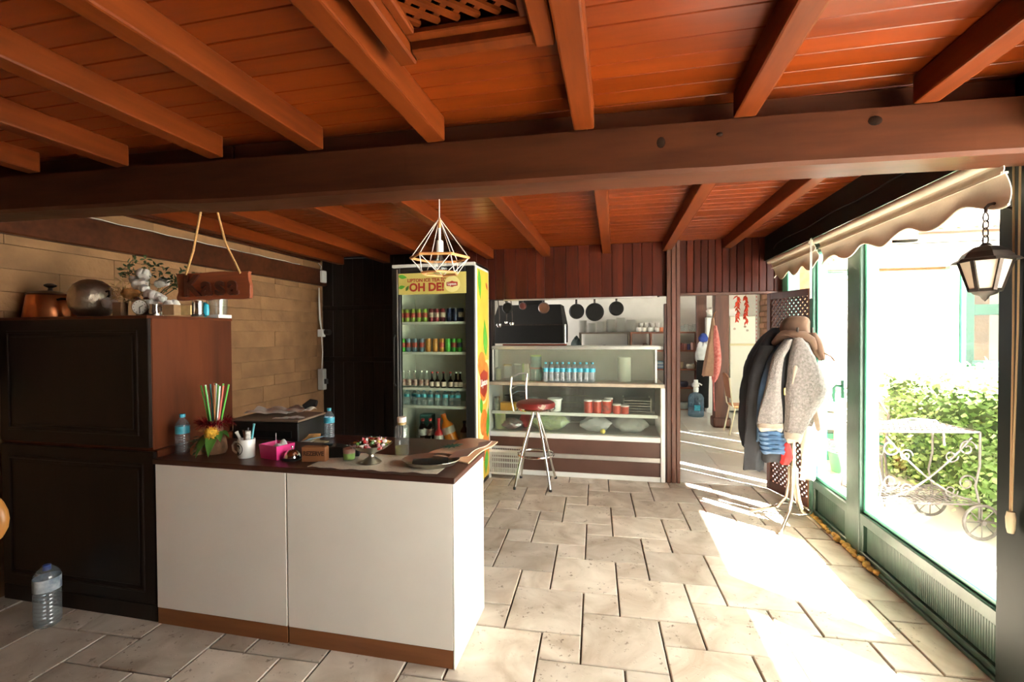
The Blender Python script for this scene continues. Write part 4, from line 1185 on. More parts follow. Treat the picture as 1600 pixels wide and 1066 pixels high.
def bottle_parts(t, h, r, capm, labm, lab=(.52,.70), bodym=None, neck=.36, capw=.42, ribs=True, liquid=None, lq=.5):
    b = bodym or M['pet']
    prof = [(0,.002),(r*.72,.0),(r*.95,h*.03),(r,h*.06)]
    zz = .08
    while zz < lab[0]-.03:
        prof += [(r, h*zz), (r*.955 if ribs else r, h*(zz+.02)), (r, h*(zz+.04))]; zz += .065
    prof += [(r, h*lab[0]), (r*.985, h*(lab[0]+.01)), (r*.985, h*(lab[1]-.01)), (r, h*lab[1]), (r*.93, h*(lab[1]+.05)), (r*.68, h*(lab[1]+.12)), (r*neck, h*(lab[1]+.19)), (r*neck, h*.94), (0, h*.945)]
    obj('bottle_body', MB().lathe(prof, 16), b, t, smooth=True)
    if labm: obj('label', MB().lathe([(r*.99,h*lab[0]),(r*1.015,h*lab[0]),(r*1.015,h*lab[1]),(r*.99,h*lab[1])], 16), labm, t, smooth=True)
    obj('cap', MB().lathe([(0,h*.915),(r*capw,h*.915),(r*capw,h*.995),(r*capw*.9,h),(0,h)], 14), capm, t, smooth=True)
    if liquid: obj('liquid', MB().lathe([(0,.004),(r*.9,.004),(r*.93,h*.05),(r*.93,h*lq),(0,h*lq)], 14), liquid, t, smooth=True)
    return t

# ---- on the worktop
t = thing('water_bottle', 'small water bottle with blue label on the worktop next to the cupboard', 'bottle', (-2.275, 2.04, CT)); bottle_parts(t, .215, .034, M['cap_blue'], M['label_blue'])
t = thing('water_bottle', 'small water bottle on the back desk beside the magazines', 'bottle', (-1.83, 2.70, .82)); bottle_parts(t, .20, .034, M['cap_blue'], M['label_blue'])
t = thing('water_bottle', 'big half empty water bottle standing on the floor before the cupboard', 'bottle', (-2.88, 1.80, 0))
bottle_parts(t, .315, .056, mat('royal blue cap', (.03,.07,.30), .4), mat('blue white label', (.16,.26,.42), .5, var=.5, scale=18, col2=(.6,.64,.66)), (.60,.80), neck=.25, capw=.30)

# vase with straws, tinsel, leaves and a little bird
vz = thing('straw_vase', 'small decorated vase with red tinsel and green leaves holding straws', 'vase', (-2.11, 2.085, CT))
obj('vase_body', MB().lathe([(0,0),(.05,0),(.058,.02),(.055,.06),(.04,.11),(.036,.16),(.042,.18),(.036,.178),(.03,.16)], 20), mat('brown bark vase', (.18,.085,.04), .8, var=.35, scale=25, bump=.6), vz, smooth=True)
tin = MB(); rt_ = random.Random(9)
for k in range(420):
    a = rt_.uniform(0, 2*PI); el = rt_.uniform(-.6, .9)
    c = Vector((.062*math.cos(a), .062*math.sin(a), .165))
    d = Vector((math.cos(a)*rt_.uniform(.2,1), math.sin(a)*rt_.uniform(.2,1), el)).normalized() * rt_.uniform(.02, .05)
    s_ = Vector((-math.sin(a), math.cos(a), rt_.uniform(-.5,.5))).normalized() * .002
    tin.add([c-s_, c+s_, c+d+s_*.5, c+d-s_*.5], [(0,1,2,3)])
obj('tinsel_garland', tin, mat('dark red tinsel', (.28,.008,.02), .25, .6, var=.4, scale=60), vz, kind='stuff', fixn=False)
def leaf3(l, w, droop, n=7):
    def fn(u, v):
        s_ = math.sin(PI*min(1, u**.75*1.0))
        x = l*u; y_ = (v-.5)*2*w*s_
        return (x, y_, -droop*u*u + .15*abs(y_))
    return MB().sheet(fn, n, 4, .0015)
for a, l, w, dr, z0, tl in ((-95,.085,.026,.10,.10,0),(-60,.095,.028,.10,.105,0),(-120,.06,.022,.07,.09,10),(-30,.06,.022,.05,.12,0),(-150,.06,.02,.06,.11,0),(-75,.05,.02,.01,.135,20),(10,.05,.018,.04,.12,0)):
    o = obj('leaf', leaf3(l, w, dr), M['leaf'], vz, smooth=True, loc=(.03*math.cos(R(a)), .03*math.sin(R(a)), z0)); o.rotation_euler = (0, R(-tl), R(a))
fl = MB()
for k in range(60):
    a = rt_.uniform(R(130), R(280)); r_ = rt_.uniform(.045, .10); zz = rt_.uniform(.02, .10)
    q = leaf3(.025, .009, .008, 3); q.rot(a + rt_.uniform(-.8,.8), 0, rt_.uniform(-.8,.6), (r_*math.cos(a), r_*math.sin(a), zz)); fl.add(q.v, q.f)
obj('dry_foliage', fl, M['leafdark'], vz, kind='stuff')
obj('wood_slice', MB().lathe([(0,0),(.035,0),(.038,.015),(.036,.045),(0,.047)], 12, (-.075,-.035,0)), mat('cork wood', (.32,.15,.07), .8, var=.3, scale=20), vz, smooth=True)
bird = obj('bird_body', MB().lathe([(0,-.028),(.02,-.024),(.03,-.005),(.028,.012),(.016,.026),(0,.03)], 14), mat('yellow fluff', (.62,.34,.03), .95, var=.35, scale=70, bump=1), vz, smooth=True, loc=(.035,-.06,.125))
ft = MB()
for k in range(160):
    v_ = Vector((rt_.gauss(0,1), rt_.gauss(0,1), rt_.gauss(0,1))).normalized()
    p0 = v_*.024; p1 = v_*rt_.uniform(.034,.044); s_ = v_.orthogonal().normalized()*.0025
    ft.add([p0-s_, p0+s_, p1], [(0,1,2)])
obj('feathers', ft, bird.data.materials[0], bird, kind='stuff', fixn=False)
obj('beak', MB().lathe([(0,.06),(.006,.04),(.013,0),(0,0)], 10), mat('pale orange cone', (.72,.42,.18), .6), bird, smooth=True, loc=(-.024,-.008,.012)).rotation_euler = (0, R(-95), 0)
STR = [(.15,.60,.10),(.70,.30,.10),(.85,.85,.82),(.10,.55,.10),(.05,.42,.50),(.80,.20,.15),(.12,.60,.10),(.85,.85,.82),(.75,.35,.12),(.10,.58,.10),(.08,.50,.12),(.82,.80,.78),(.80,.28,.22),(.14,.62,.10)]
SN = ['green','orange','clear','green','teal','red','green','clear','orange','green','green','clear','red','green']
def rank(k):
    same = [j for j in range(len(SN)) if SN[j] == SN[k]]
    return '' if len(same) == 1 else ORD[same.index(k)] + ' '
for k in range(14):
    xx = -1 + 2*k/13
    yy = rt_.uniform(-.5, .5)
    m_ = bpy.data.materials.get('straw '+SN[k]) or mat('straw '+SN[k], STR[k], .3)
    b0 = (-2.11 + .016*xx, 2.085 + .012*yy, CT + .10); b1_ = (-2.11 + .078*xx + .0, 2.085 + .04*yy, CT + .375 - .006*abs(xx) + .01*yy)
    o = obj('drinking_straw', MB().tube([(0,0,0), (b1_[0]-b0[0], b1_[1]-b0[1], b1_[2]-b0[2])], .0042, 8), m_, loc=b0, smooth=True)
    tag(o, f'{SN[k]} drinking straw in the tinsel vase, {rank(k)}of its colour from the cupboard'.replace(', of its colour', ', only one of its colour,') , 'straw', 'straws in the vase')

# mug with pens
mg = thing('mug', 'white mug with round black portrait print holding pens', 'mug', (-1.875, 2.045, CT))
obj('mug_body', MB().lathe([(0,0),(.037,0),(.041,.006),(.042,.094),(.0405,.096),(.0385,.094),(.0375,.01),(0,.008)], 28), M['ceramic'], mg, smooth=True)
obj('handle', MB().tube([(-.038,-.01,.078),(-.06,-.013,.08),(-.072,-.014,.062),(-.068,-.014,.035),(-.052,-.012,.022),(-.038,-.01,.022)], .0055, 8), M['ceramic'], mg, smooth=True)
def on_cyl(poly, r, a0, z0):
    """flat print wrapped on a cylinder"""
    return [((r)*math.cos(a0 + x/r), (r)*math.sin(a0 + x/r), z0 + z) for x, z in poly]
pr = MB(); n = 32
a0 = R(-112)
outer = on_cyl([(.031*math.cos(2*PI*k/n), .033*math.sin(2*PI*k/n)) for k in range(n)], .0427, a0, .05)
inner = on_cyl([(.027*math.cos(2*PI*k/n), .029*math.sin(2*PI*k/n)) for k in range(n)], .0427, a0, .05)
pr.add(outer + inner, [(k, (k+1) % n, n+(k+1) % n, n+k) for k in range(n)])
hairp = [(-.016,-.004),(-.018,.010),(-.010,.021),(.003,.023),(.014,.017),(.016,.004),(.012,-.003),(.010,.008),(-.004,.012),(-.010,.005),(-.011,-.006)]
m0 = len(hairp); pr.add(on_cyl(hairp, .0427, a0, .05), [tuple(range(m0))])
sh_ = [(-.014,-.026),(-.010,-.016),(-.003,-.012),(.006,-.014),(.012,-.022),(.008,-.027),(-.004,-.029)]
pr.add(on_cyl(sh_, .0427, a0, .05), [tuple(range(len(sh_)))])
ey = [(-.006,-.001),(-.001,0),(-.001,.003),(-.006,.003)]; pr.add(on_cyl(ey, .0427, a0, .05), [(0,1,2,3)]); pr.add(on_cyl([(a+.009, b) for a, b in ey], .0427, a0, .05), [(0,1,2,3)])
pr.add(on_cyl([(-.002,-.009),(.006,-.009),(.006,-.007),(-.002,-.007)], .0427, a0, .05), [(0,1,2,3)])
obj('printed_portrait', pr, M['black'], mg, fixn=False)
for nm, lb, cl, b, tp, r_ in (('pen','teal pen standing tall in the mug',(.12,.45,.50),(.012,.01,.02),(.03,.02,.165),.005),('pen','dark grey pen leaning in the mug',(.03,.03,.035),(-.005,.012,.02),(-.012,.025,.14),.004),('brush','thin brown brush stick in the mug',(.14,.07,.04),(0,0,.02),(-.028,.01,.13),.003),('marker_pen','white marker pen leaning over the mug rim',(.78,.74,.68),(.004,0,.03),(-.052,-.005,.125),.0075)):
    o = obj(nm, MB().tube([b, tp], r_, 8).tube([tp, Vector(tp) + (Vector(tp)-Vector(b)).normalized()*.008], r_*1.25, 8), mat(lb, cl, .4), loc=mg.location, smooth=True); tag(o, lb, 'pen', 'pens in the mug')
o = obj('paper_roll', MB().tube([(.008,-.004,.02),(.012,-.002,.138)], .014, 12), mat('striped receipt', (.60,.56,.52), .8, var=.5, scale=60), loc=mg.location, smooth=True); tag(o, 'grey printed paper roll in the mug', 'paper')
# pink box with tissue and stick
pk = thing('pink_box', 'hot pink plastic box with tissue next to the mug', 'box', (-1.715, 2.075, CT), R(-14))
def open_box(w, d, h, th, tp=.0):
    mb = MB()
    mb.box(-w, w, -d, d, 0, th)
    for x0, x1, y0, y1 in ((-w, w, -d, -d+th), (-w, w, d-th, d), (-w, -w+th, -d+th, d-th), (w-th, w, -d+th, d-th)): mb.box(x0, x1, y0, y1, th, h)
    n0 = [(x*(1+tp*z/h), y_*(1+tp*z/h), z) for x, y_, z in mb.v]; mb.v = n0
    return mb
obj('box_body', open_box(.062, .048, .072, .003, .12), M['pink'], pk)
ts = obj('tissue', MB().sheet(lambda u, v: (-.0+.06*u, -.03+.05*v, .055 + .035*math.sin(u*3.0)*(.4+.6*v) + .006*math.sin(v*9)), 8, 8, .001), mat('tissue', (.72,.70,.69), .9), pk, smooth=True)
o = obj('wooden_stick', MB().tube([(-.008,.0,.005),(-.008,.004,.125)], .0016, 6), M['cap_white'], loc=pk.location); tag(o, 'thin pale stick standing in the pink box', 'stick')
# bell
bl = thing('service_bell', 'chrome service bell on black base in front of the pink box', 'bell', (-1.605, 2.05, CT))
obj('base', MB().lathe([(0,0),(.043,0),(.044,.008),(.038,.013),(0,.013)], 24), M['black'], bl, smooth=True)
obj('dome', MB().lathe([(.041,.014),(.039,.024),(.031,.04),(.018,.05),(0,.053)], 24), M['chrome'], bl, smooth=True)
obj('button', MB().lathe([(0,.053),(.004,.053),(.004,.062),(.007,.064),(.006,.069),(0,.07)], 12), M['chrome'], bl, smooth=True)
# reserved block
rz = thing('reserved_block', 'brown wooden block carved REZERVE on the worktop', 'sign', (-1.467, 2.045, CT), R(9))
obj('block', MB().box(-.062, .062, -.02, .02, 0, .075), mat('orange brown block', (.30,.12,.045), .55, var=.25, scale=12, stretch=(.2,1,1)), rz, bevel=.003)
flat_text('REZERVE', .030, rz, (0, -.0205, .042), mat('burnt letters', (.07,.025,.012), .7), sx=.9, bold=.001)
cbk = thing('card_terminal', 'black card terminal behind the wooden reserved block', 'card terminal', (-1.40, 2.16, CT), R(25))
obj('body', MB().prism([(-.10,0),(.10,0),(.10,.03),(-.02,.06),(-.10,.055)], -.045, .045, 'y'), M['black'], cbk, bevel=.005)
obj('screen', MB().box(-.085,-.04,-.03,.03,.056,.059), mat('dark screen', (.03,.05,.06), .15), cbk)
# little cup with colours, candy bowl, mat
o = obj('lace_runner', MB().sheet(lambda u, v: (-1.44 + .66*u, 1.945 + .275*v + .01*u + .006*math.sin(u*40)*(1 if v < .1 else 0), CT + .0018 + .0012*math.sin(u*17+v*3)), 60, 10, .0015), M['lace'], smooth=True); tag(o, 'cream lace runner lying across the worktop', 'cloth')
gc = thing('candle_glass', 'small glass with pink and green layers on the lace runner', 'candle', (-1.305, 2.09, CT+.004))
obj('glass', MB().lathe([(0,0),(.030,0),(.033,.07),(.031,.07),(.028,.004),(0,.004)], 20), M['clearglass'], gc, smooth=True)
obj('green_layer', MB().lathe([(0,.005),(.027,.005),(.029,.035),(0,.035)], 18), mat('lime wax', (.35,.55,.10), .6), gc, smooth=True)
obj('pink_layer', MB().lathe([(0,.035),(.029,.035),(.030,.058),(0,.058)], 18), mat('pink wax', (.70,.35,.28), .6), gc, smooth=True)
bw = thing('pedestal_bowl', 'tarnished metal pedestal bowl full of wrapped candies', 'bowl', (-1.165, 2.06, CT+.004))
obj('bowl_body', MB().lathe([(0,0),(.048,0),(.05,.005),(.032,.02),(.014,.032),(.012,.042),(.03,.055),(.07,.072),(.10,.095),(.104,.097),(.098,.095),(.068,.076),(.02,.062),(0,.06)], 30), M['dullsteel'], bw, smooth=True)
rc = random.Random(21)
cols = [('red',(.42,.03,.03)),('gold',(.55,.34,.10)),('white',(.72,.68,.66)),('pink',(.60,.25,.25)),('brown',(.20,.08,.04)),('green',(.12,.25,.06))]
cmesh = {}
for nm, cc in cols:
    mb = MB().lathe([(0,-.012),(.006,-.011),(.009,-.004),(.009,.004),(.006,.011),(0,.012)], 7)
    mb.add([(0,0,.011),(.007,.003,.02),(-.007,-.003,.02)], [(0,1,2)]).add([(0,0,-.011),(.007,-.003,-.02),(-.007,.003,-.02)], [(0,1,2)])
    cmesh[nm] = mb.mesh('candy', mat('candy '+nm, cc, .25, var=.3, scale=80))
for k in range(60):
    a = rc.uniform(0, 2*PI); r_ = .085*math.sqrt(rc.random()); nm = rc.choice(cols)[0]
    o = obj('candy', cmesh[nm], None, loc=(bw.location.x + r_*math.cos(a), bw.location.y + r_*math.sin(a), CT + .004 + .088 + .022*(1 - (r_/.09)**2) + rc.uniform(-.004,.006)))
    o.rotation_euler = (rc.uniform(0,3), rc.uniform(0,3), rc.uniform(0,3)); tag(o, f'{nm} wrapped candy in the pedestal bowl', 'candy', f'{nm} candies in the bowl')
# clear bottle with white cap
t = thing('clear_bottle', 'tall clear glass bottle with pinkish cap and pale liquid on the lace runner', 'bottle', (-1.085, 2.235, CT+.004))
obj('bottle_body', MB().lathe([(0,0),(.033,0),(.036,.006),(.036,.14),(.033,.15),(.022,.157),(.020,.175),(0,.175)], 22), M['clearglass'], t, smooth=True)
obj('liquid', MB().lathe([(0,.004),(.032,.004),(.033,.045),(0,.045)], 20), clear('yellowish liquid', (.80,.76,.58), .05, body=.12, bodycol=(.7,.62,.4)), t, smooth=True)
for zz in (.012,.022,.032,.042): obj('rib', MB().tube([(.0362*math.cos(2*PI*k/20), .0362*math.sin(2*PI*k/20), zz) for k in range(20)], .0012, 5, True), M['clearglass'], t, smooth=True)
obj('neck_ring', MB().lathe([(.0215,.158),(.023,.16),(.023,.168),(.0215,.17)], 18), mat('amber ring', (.35,.22,.08), .4), t, smooth=True)
obj('cap', MB().lathe([(0,.172),(.023,.172),(.024,.176),(.024,.196),(.022,.199),(0,.2)], 20), mat('pinkish cap', (.74,.62,.58), .4), t, smooth=True)
# oval tray with dark folder
ty_ = thing('metal_tray', 'oval tarnished metal tray near the open end of the worktop', 'tray', (-.865, 2.095, CT+.004), R(8))
obj('tray_body', MB().lathe([(0,.004),(.10,.004),(.112,.010),(.125,.024),(.134,.027),(.134,.024),(.124,.016),(.112,.002),(.09,0),(0,0)], 36, (0,0,0), 1.05, .82), M['dullsteel'], ty_, smooth=True)
bf = thing('bill_folder', 'black bill folder lying in the metal tray', 'folder', (-.865, 2.09, CT+.013), R(20))
obj('cover', MB().box(-.085,.085,-.05,.05,.0,.004), M['black'], bf, bevel=.0015)
obj('cover', MB().sheet(lambda u, v: (-.085+.17*u, -.05+.1*v, .007 + .012*math.sin(PI*v)*.6), 6, 8, .003), M['black'], bf, smooth=True)
# paper bag with leaf print
pb = thing('paper_bag', 'brown paper bag with green leaf print at the end of the worktop', 'paper bag', (-.80, 2.30, CT+.002), R(-12))
obj('bag_sheet', MB().sheet(lambda u, v: (-.12 + .26*u, -.13+.33*v, .006 + .020*math.sin(u*2.6+.4)*(.35+.65*v) + .006*math.sin(v*7+u*5) + .03*v*u), 18, 14, .006), M['kraft'], pb, smooth=True)
obj('bag_fold', MB().sheet(lambda u, v: (.03 + .115*u, -.14+.26*v, .018 + .022*u + .008*math.sin(v*6) + .02*v), 10, 10, .003), mat('kraft inner', (.58,.44,.33), .85), pb, smooth=True)
lf = []
for k in range(22):
    a = 2*PI*k/22; r_ = .062 if k % 2 == 0 else .030
    lf.append((r_*math.cos(a), r_*.8*math.sin(a)))
o = obj('leaf_print', MB().prism(lf, 0, .0012), mat('dark green leaf print', (.03,.11,.06), .7), pb, loc=(-.045,.02,.036)); o.rotation_euler = (R(2), R(-7), .3)

# ---- behind the counter: black printer, papers, magazines
pt = thing('black_printer', 'flat black printer on the back desk under newspapers', 'printer', (-2.12, 2.60, .82), R(4))
obj('printer_body', MB().box(-.225, .225, -.15, .15, .005, .145), M['black'], pt, bevel=.006)
obj('printer_lid', MB().box(-.23, .23, -.155, .155, .146, .160), mat('brown paper lid', (.20,.13,.085), .7), pt, bevel=.003)
obj('front_slot', MB().box(-.18, .18, -.156, -.148, .05, .09), M['blacksoft'], pt)
for k, (dx, dy, w_, d__, a, lb) in enumerate(((-.08,.03,.30,.16,5,'crumpled newspaper spread on the black printer'),(.09,.05,.22,.12,-12,'second crumpled newspaper beside the black sleeve on the printer'))):
    o = obj('newspaper', MB().sheet(lambda u, v, w_=w_, d__=d__, k=k: (-w_/2+w_*u, -d__/2+d__*v, .010 + .022*abs(math.sin(u*6+k*1.3+v*2))*(.4+.6*v)+.008*math.sin(v*9)), 26, 14, .0012), M['paper'], smooth=True, loc=(-2.12+dx, 2.60+dy, .984 + .012*k)); o.rotation_euler = (0,0,R(a)); tag(o, lb, 'newspaper')
o = obj('black_sleeve', MB().tube([(-1.99,2.66,1.03),(-1.95,2.68,1.055),(-1.915,2.69,1.05)], [.018,.026,.022], 10), M['blacksoft'], smooth=True); tag(o, 'black cloth sleeve lying on the newspapers', 'cloth')
for k in range(3):
    o = obj('paper_slip', MB().box(-.05,.05,-.02,.02,0,.001), M['cap_white'], loc=(-2.03+.05*k, 2.50+.012*k, .983+.003*k)); o.rotation_euler=(0,0,R(10-18*k)); tag(o, ['white paper slip nearest the corner of the printer lid','white paper slip between two others on the printer lid','white paper slip farthest along the printer lid'][k], 'paper')
mgc = [('tan magazine at the bottom of the pile on the back desk',(.50,.38,.20),-1.90,2.52,-8),('blue and orange magazine on the back desk pile',(.10,.25,.38),-1.865,2.55,-25),('pale flyer on the magazine pile behind the bell',(.60,.52,.44),-1.915,2.54,10),('orange leaflet folded on top of the magazine pile',(.62,.34,.12),-1.86,2.56,30)]
for k, (lb, cl, x_, y_, a) in enumerate(mgc):
    w_, d__ = ((.13,.09),(.07,.05),(.08,.06),(.05,.035))[k]
    o = obj('magazine', MB().sheet(lambda u, v, w_=w_, d__=d__, k=k: (-w_+2*w_*u, -d__+2*d__*v, .003*math.sin(u*3)+(.03*u*u if k == 1 else 0)+(.02*v*v if k==3 else 0)), 8, 5, .004), mat(lb, cl, .4, var=.4, scale=22), smooth=True, loc=(x_, y_, .826+.007*k + .05*0)); o.rotation_euler = (0, 0, R(a)); tag(o, lb, 'magazine')

# ---- on the cupboard
CZT = 1.612
cp = thing('copper_pot', 'shiny copper pot with dark lid knob on the cupboard', 'pot', (at(73, 480, 2.10).x, 2.12, CZT))
M['copper'] = mat('copper', (.80,.27,.11), .34, 1.0, var=.15, scale=10)
obj('pot_body', MB().lathe([(0,0),(.120,0),(.124,.01),(.105,.135),(.102,.14),(.096,.13)], 36), M['copper'], cp, smooth=True)
obj('lid', MB().lathe([(.109,.138),(.107,.146),(.08,.158),(.04,.166),(0,.168)], 36), mat('dark copper lid', (.14,.07,.045), .35, .9), cp, smooth=True)
obj('knob', MB().lathe([(0,.168),(.012,.17),(.01,.185),(.028,.195),(.03,.203),(.015,.212),(0,.214)], 16), M['iron'], cp, smooth=True)
for s_ in (-1,1): obj('handle', MB().tube([(s_*.10,-.03,.11),(s_*.128,-.03,.115),(s_*.135,0,.115),(s_*.128,.03,.115),(s_*.10,.03,.11)], .007, 8), M['iron'], cp, smooth=True)
sv = thing('hammered_vessel', 'round hammered silver vessel on the cupboard beside the copper pot', 'pot', (at(141, 480, 2.09).x, 2.10, CZT))
obj('vessel_body', MB().lathe([(0,0),(.05,0),(.08,.02),(.102,.06),(.109,.105),(.103,.15),(.082,.19),(.05,.215),(.022,.224),(0,.226)], 40), mat('hammered silver', (.60,.50,.38), .40, 1.0, bump=.7, bscale=38, var=.1, scale=20), sv, smooth=True)
obj('side_ring', MB().tube([(.106,0,.15),(.126,0,.155),(.13,0,.13),(.108,0,.11)], .006, 8), M['iron'], sv, smooth=True)
# cotton bouquet in cups
bq = thing('cotton_bouquet', 'dried bouquet of white cotton bolls and greenery on the cupboard', 'bouquet', (at(236, 480, 2.13).x, 2.13, CZT)); bq.scale = (1.4, 1.0, 1.2)
obj('holder', MB().lathe([(0,0),(.05,0),(.055,.08),(.05,.08),(.045,.005),(0,.005)], 16), mat('brown pot', (.20,.10,.06), .8), bq, smooth=True)
M['cotton'] = mat('cotton white', (.78,.74,.69), .98, var=.08, scale=20, bump=.8, bscale=50)
M['straw'] = mat('dry straw', (.55,.36,.15), .9)
rbq = random.Random(31)
def boll(r):
    mb = MB()
    for k in range(4):
        a = 2*PI*k/4 + .4
        mb.lathe([(0,-r*.75),(r*.5,-r*.5),(r*.68,0),(r*.5,r*.5),(0,r*.75)], 10, (r*.42*math.cos(a), r*.42*math.sin(a), rbq.uniform(-.1,.1)*r), 1, 1)
    return mb
bm4 = [boll(.026).mesh('cotton_boll', M['cotton'], True) for _ in range(3)]
BP = [(-.155,-.06,.065,1.35),(.01,-.05,.20,1.15),(.0,-.06,.155,1.3),(-.045,-.04,.175,.9),(.085,-.04,.155,1.0),(.08,-.08,.095,1.35),(.115,-.08,.085,1.0),(.10,-.11,.05,1.15),(.19,-.11,.045,1.3),(.045,-.09,.13,.8),(.05,.02,.17,1.0)]
for x_, y_, z_, s_ in BP:
    o = obj('cotton_boll', rbq.choice(bm4), None, bq, loc=(x_, y_, z_)); o.scale = (s_,)*3; o.rotation_euler = (rbq.uniform(-.5,.5), rbq.uniform(-.5,.5), rbq.uniform(0,6))
    obj('stem', MB().tube([(0,0,.05), (x_*.5, y_*.5, .06+z_*.3), (x_, y_, z_-.01)], .0025, 5), M['straw'], bq)
stw = MB()
for k in range(70):
    a = rbq.uniform(0, 2*PI); c = Vector((-.08+rbq.uniform(-.07,.07), -.06, .12 + rbq.uniform(-.04,.04))); d = Vector((math.cos(a), rbq.uniform(-.4,.4), math.sin(a)))*rbq.uniform(.02,.06)
    stw.tube([c, c+d*.5+Vector((0,0,.006)), c+d], .0014, 4)
obj('straw_wisps', stw, M['straw'], bq, kind='stuff')
obj('orange_bloom', MB().lathe([(0,-.02),(.03,-.01),(.042,.01),(.03,.03),(0,.035)], 9, (-.05,-.055,.10)), mat('orange dried bloom', (.55,.26,.08), .9, var=.4, scale=40, bump=.8), bq, smooth=True)
gr_ = MB()
for k in range(150):
    bx_ = rbq.choice(((-.09,.22),(-.06,.235),(.02,.235),(.09,.19),(.14,.15),(.17,.17),(.23,.17))); c = (bx_[0]+rbq.gauss(0,.018), rbq.uniform(-.06,.0), bx_[1]+rbq.gauss(0,.022))
    q = leaf3(.024, .006, .004, 3); q.rot(rbq.uniform(0,6), rbq.uniform(-1,1), rbq.uniform(-1.4,.3), c); gr_.add(q.v, q.f)
obj('foliage', gr_, M['leafdark'], bq, kind='stuff')
gst = MB()
for bx_ in ((-.09,.22),(-.06,.235),(.02,.235),(.09,.19),(.14,.15),(.17,.17),(.23,.17)): gst.tube([(0,0,.06),(bx_[0]*.6,-.02,.13),(bx_[0],-.03,bx_[1])], .002, 5)
obj('green_stem', gst, M['leafdark'], bq)
ck = thing('alarm_clock', 'round steel alarm clock with pale dial on the cupboard', 'clock', (at(222, 480, 1.985).x, 1.985, CZT), R(18))
obj('case', MB().tube([(0,-.018,.045),(0,.02,.045)], .042, 24), M['chrome'], ck, smooth=True)
fc = obj('dial', MB().tube([(0,-.0195,.045),(0,-.017,.045)], .037, 24), mat('pale dial', (.68,.64,.58), .5), ck)
obj('hand', MB().bar((0,-.0205,.045),(.018,-.0205,.055),.003,.001,(0,1,0)), M['black'], fc); obj('hand', MB().bar((0,-.0205,.045),(.002,-.0205,.015),.003,.001,(0,1,0)), M['black'], fc)
for k in range(12):
    a = 2*PI*k/12; obj('hour_mark', MB().bar((.028*math.cos(a),-.0202,.045+.028*math.sin(a)),(.033*math.cos(a),-.0202,.045+.033*math.sin(a)),.003,.001,(0,1,0)), M['black'], fc)
for s_ in (-1,1): obj('bell', MB().lathe([(.018,0),(.016,.008),(.008,.014),(0,.015)], 12, (s_*.024,0,.086)), M['chrome'], ck, smooth=True)
for s_ in (-1,1): obj('foot', MB().tube([(s_*.02,0,.015),(s_*.03,0,.001)], .004, 8), M['chrome'], ck)
cj = thing('chrome_jug', 'small chrome jug beside the alarm clock', 'jug', (at(238, 480, 1.985).x+.02, 1.985, CZT)); obj('jug_body', MB().lathe([(0,0),(.024,0),(.03,.02),(.024,.045),(.028,.06),(.024,.06),(0,.05)], 18), M['chrome'], cj, smooth=True); obj('handle', MB().tube([(.024,0,.05),(.042,0,.045),(.04,0,.02),(.027,0,.015)], .003, 6), M['chrome'], cj, smooth=True)
for nm, lb, x_, sz, cl in (('wooden_box','small brown box between vessel and clock on the cupboard',at(188,480,1.985).x+.05,(.03,.02,.075),(.22,.12,.06)),('wooden_box','small tan box under the cotton on the cupboard',at(268,480,1.985).x+.05,(.038,.02,.055),(.34,.20,.10)),('gift_card','striped orange card beside the tan box on the cupboard',at(291,480,1.985).x+.05,(.032,.004,.05),(.62,.42,.18))):
    o = obj(nm, MB().box(-sz[0], sz[0], -sz[1], sz[1], 0, sz[2]), mat(lb, cl, .7, var=.2, scale=30), loc=(x_ - .05, 1.985, CZT), bevel=.002); tag(o, lb, 'box' if 'box' in nm else 'card')
for lb, x_, y_, r_, h, m_, cat in (('small jar of matches beside the chrome jug',at(251,480,2.02).x,2.02,.028,.045,'clearglass','jar'),):
    t = thing('glass_jar', lb, cat, (x_, y_, CZT)); obj('jar_body', MB().lathe([(0,0),(r_,0),(r_,h),(r_*.95,h),(r_*.95,.004),(0,.004)], 16), M[m_], t, smooth=True)
    mt_ = MB()
    for k in range(14): mt_.tube([(rbq.uniform(-.015,.015), rbq.uniform(-.015,.015), .005), (rbq.uniform(-.02,.02), rbq.uniform(-.02,.02), h+.004)], .002, 4)
    obj('matches', mt_, M['straw'], t, kind='stuff')
t = thing('silver_tin', 'silver tin with dark base behind the hanging sign', 'tin', (at(309,480,2.14).x, 2.14, CZT)); obj('tin_body', MB().lathe([(0,.01),(.028,.01),(.028,.085),(0,.088)], 20), M['chrome'], t, smooth=True); obj('tin_base', MB().lathe([(0,0),(.032,0),(.032,.012),(0,.012)], 20), M['black'], t)
o = obj('blue_ornament', MB().lathe([(0,0),(.03,.01),(.036,.04),(.03,.075),(0,.09)], 14, (0,0,0), .8, .5), mat('turquoise glaze', (.03,.36,.50), .25), loc=(at(320,480,2.25).x, 2.25, CZT), smooth=True); tag(o, 'turquoise glazed ornament behind the hanging sign', 'ornament')
t = thing('glass_jug', 'clear glass jug on a pale block at the end of the cupboard', 'jug', (at(341,480,2.40).x, 2.40, CZT)); obj('jug_body', MB().lathe([(0,0),(.045,0),(.048,.05),(.055,.13),(.058,.16),(.055,.16),(.045,.05),(.04,.006),(0,.006)], 20), M['clearglass'], t, smooth=True); obj('base_block', MB().box(-.05,.05,-.05,.05,0,.02), M['cap_white'], t)

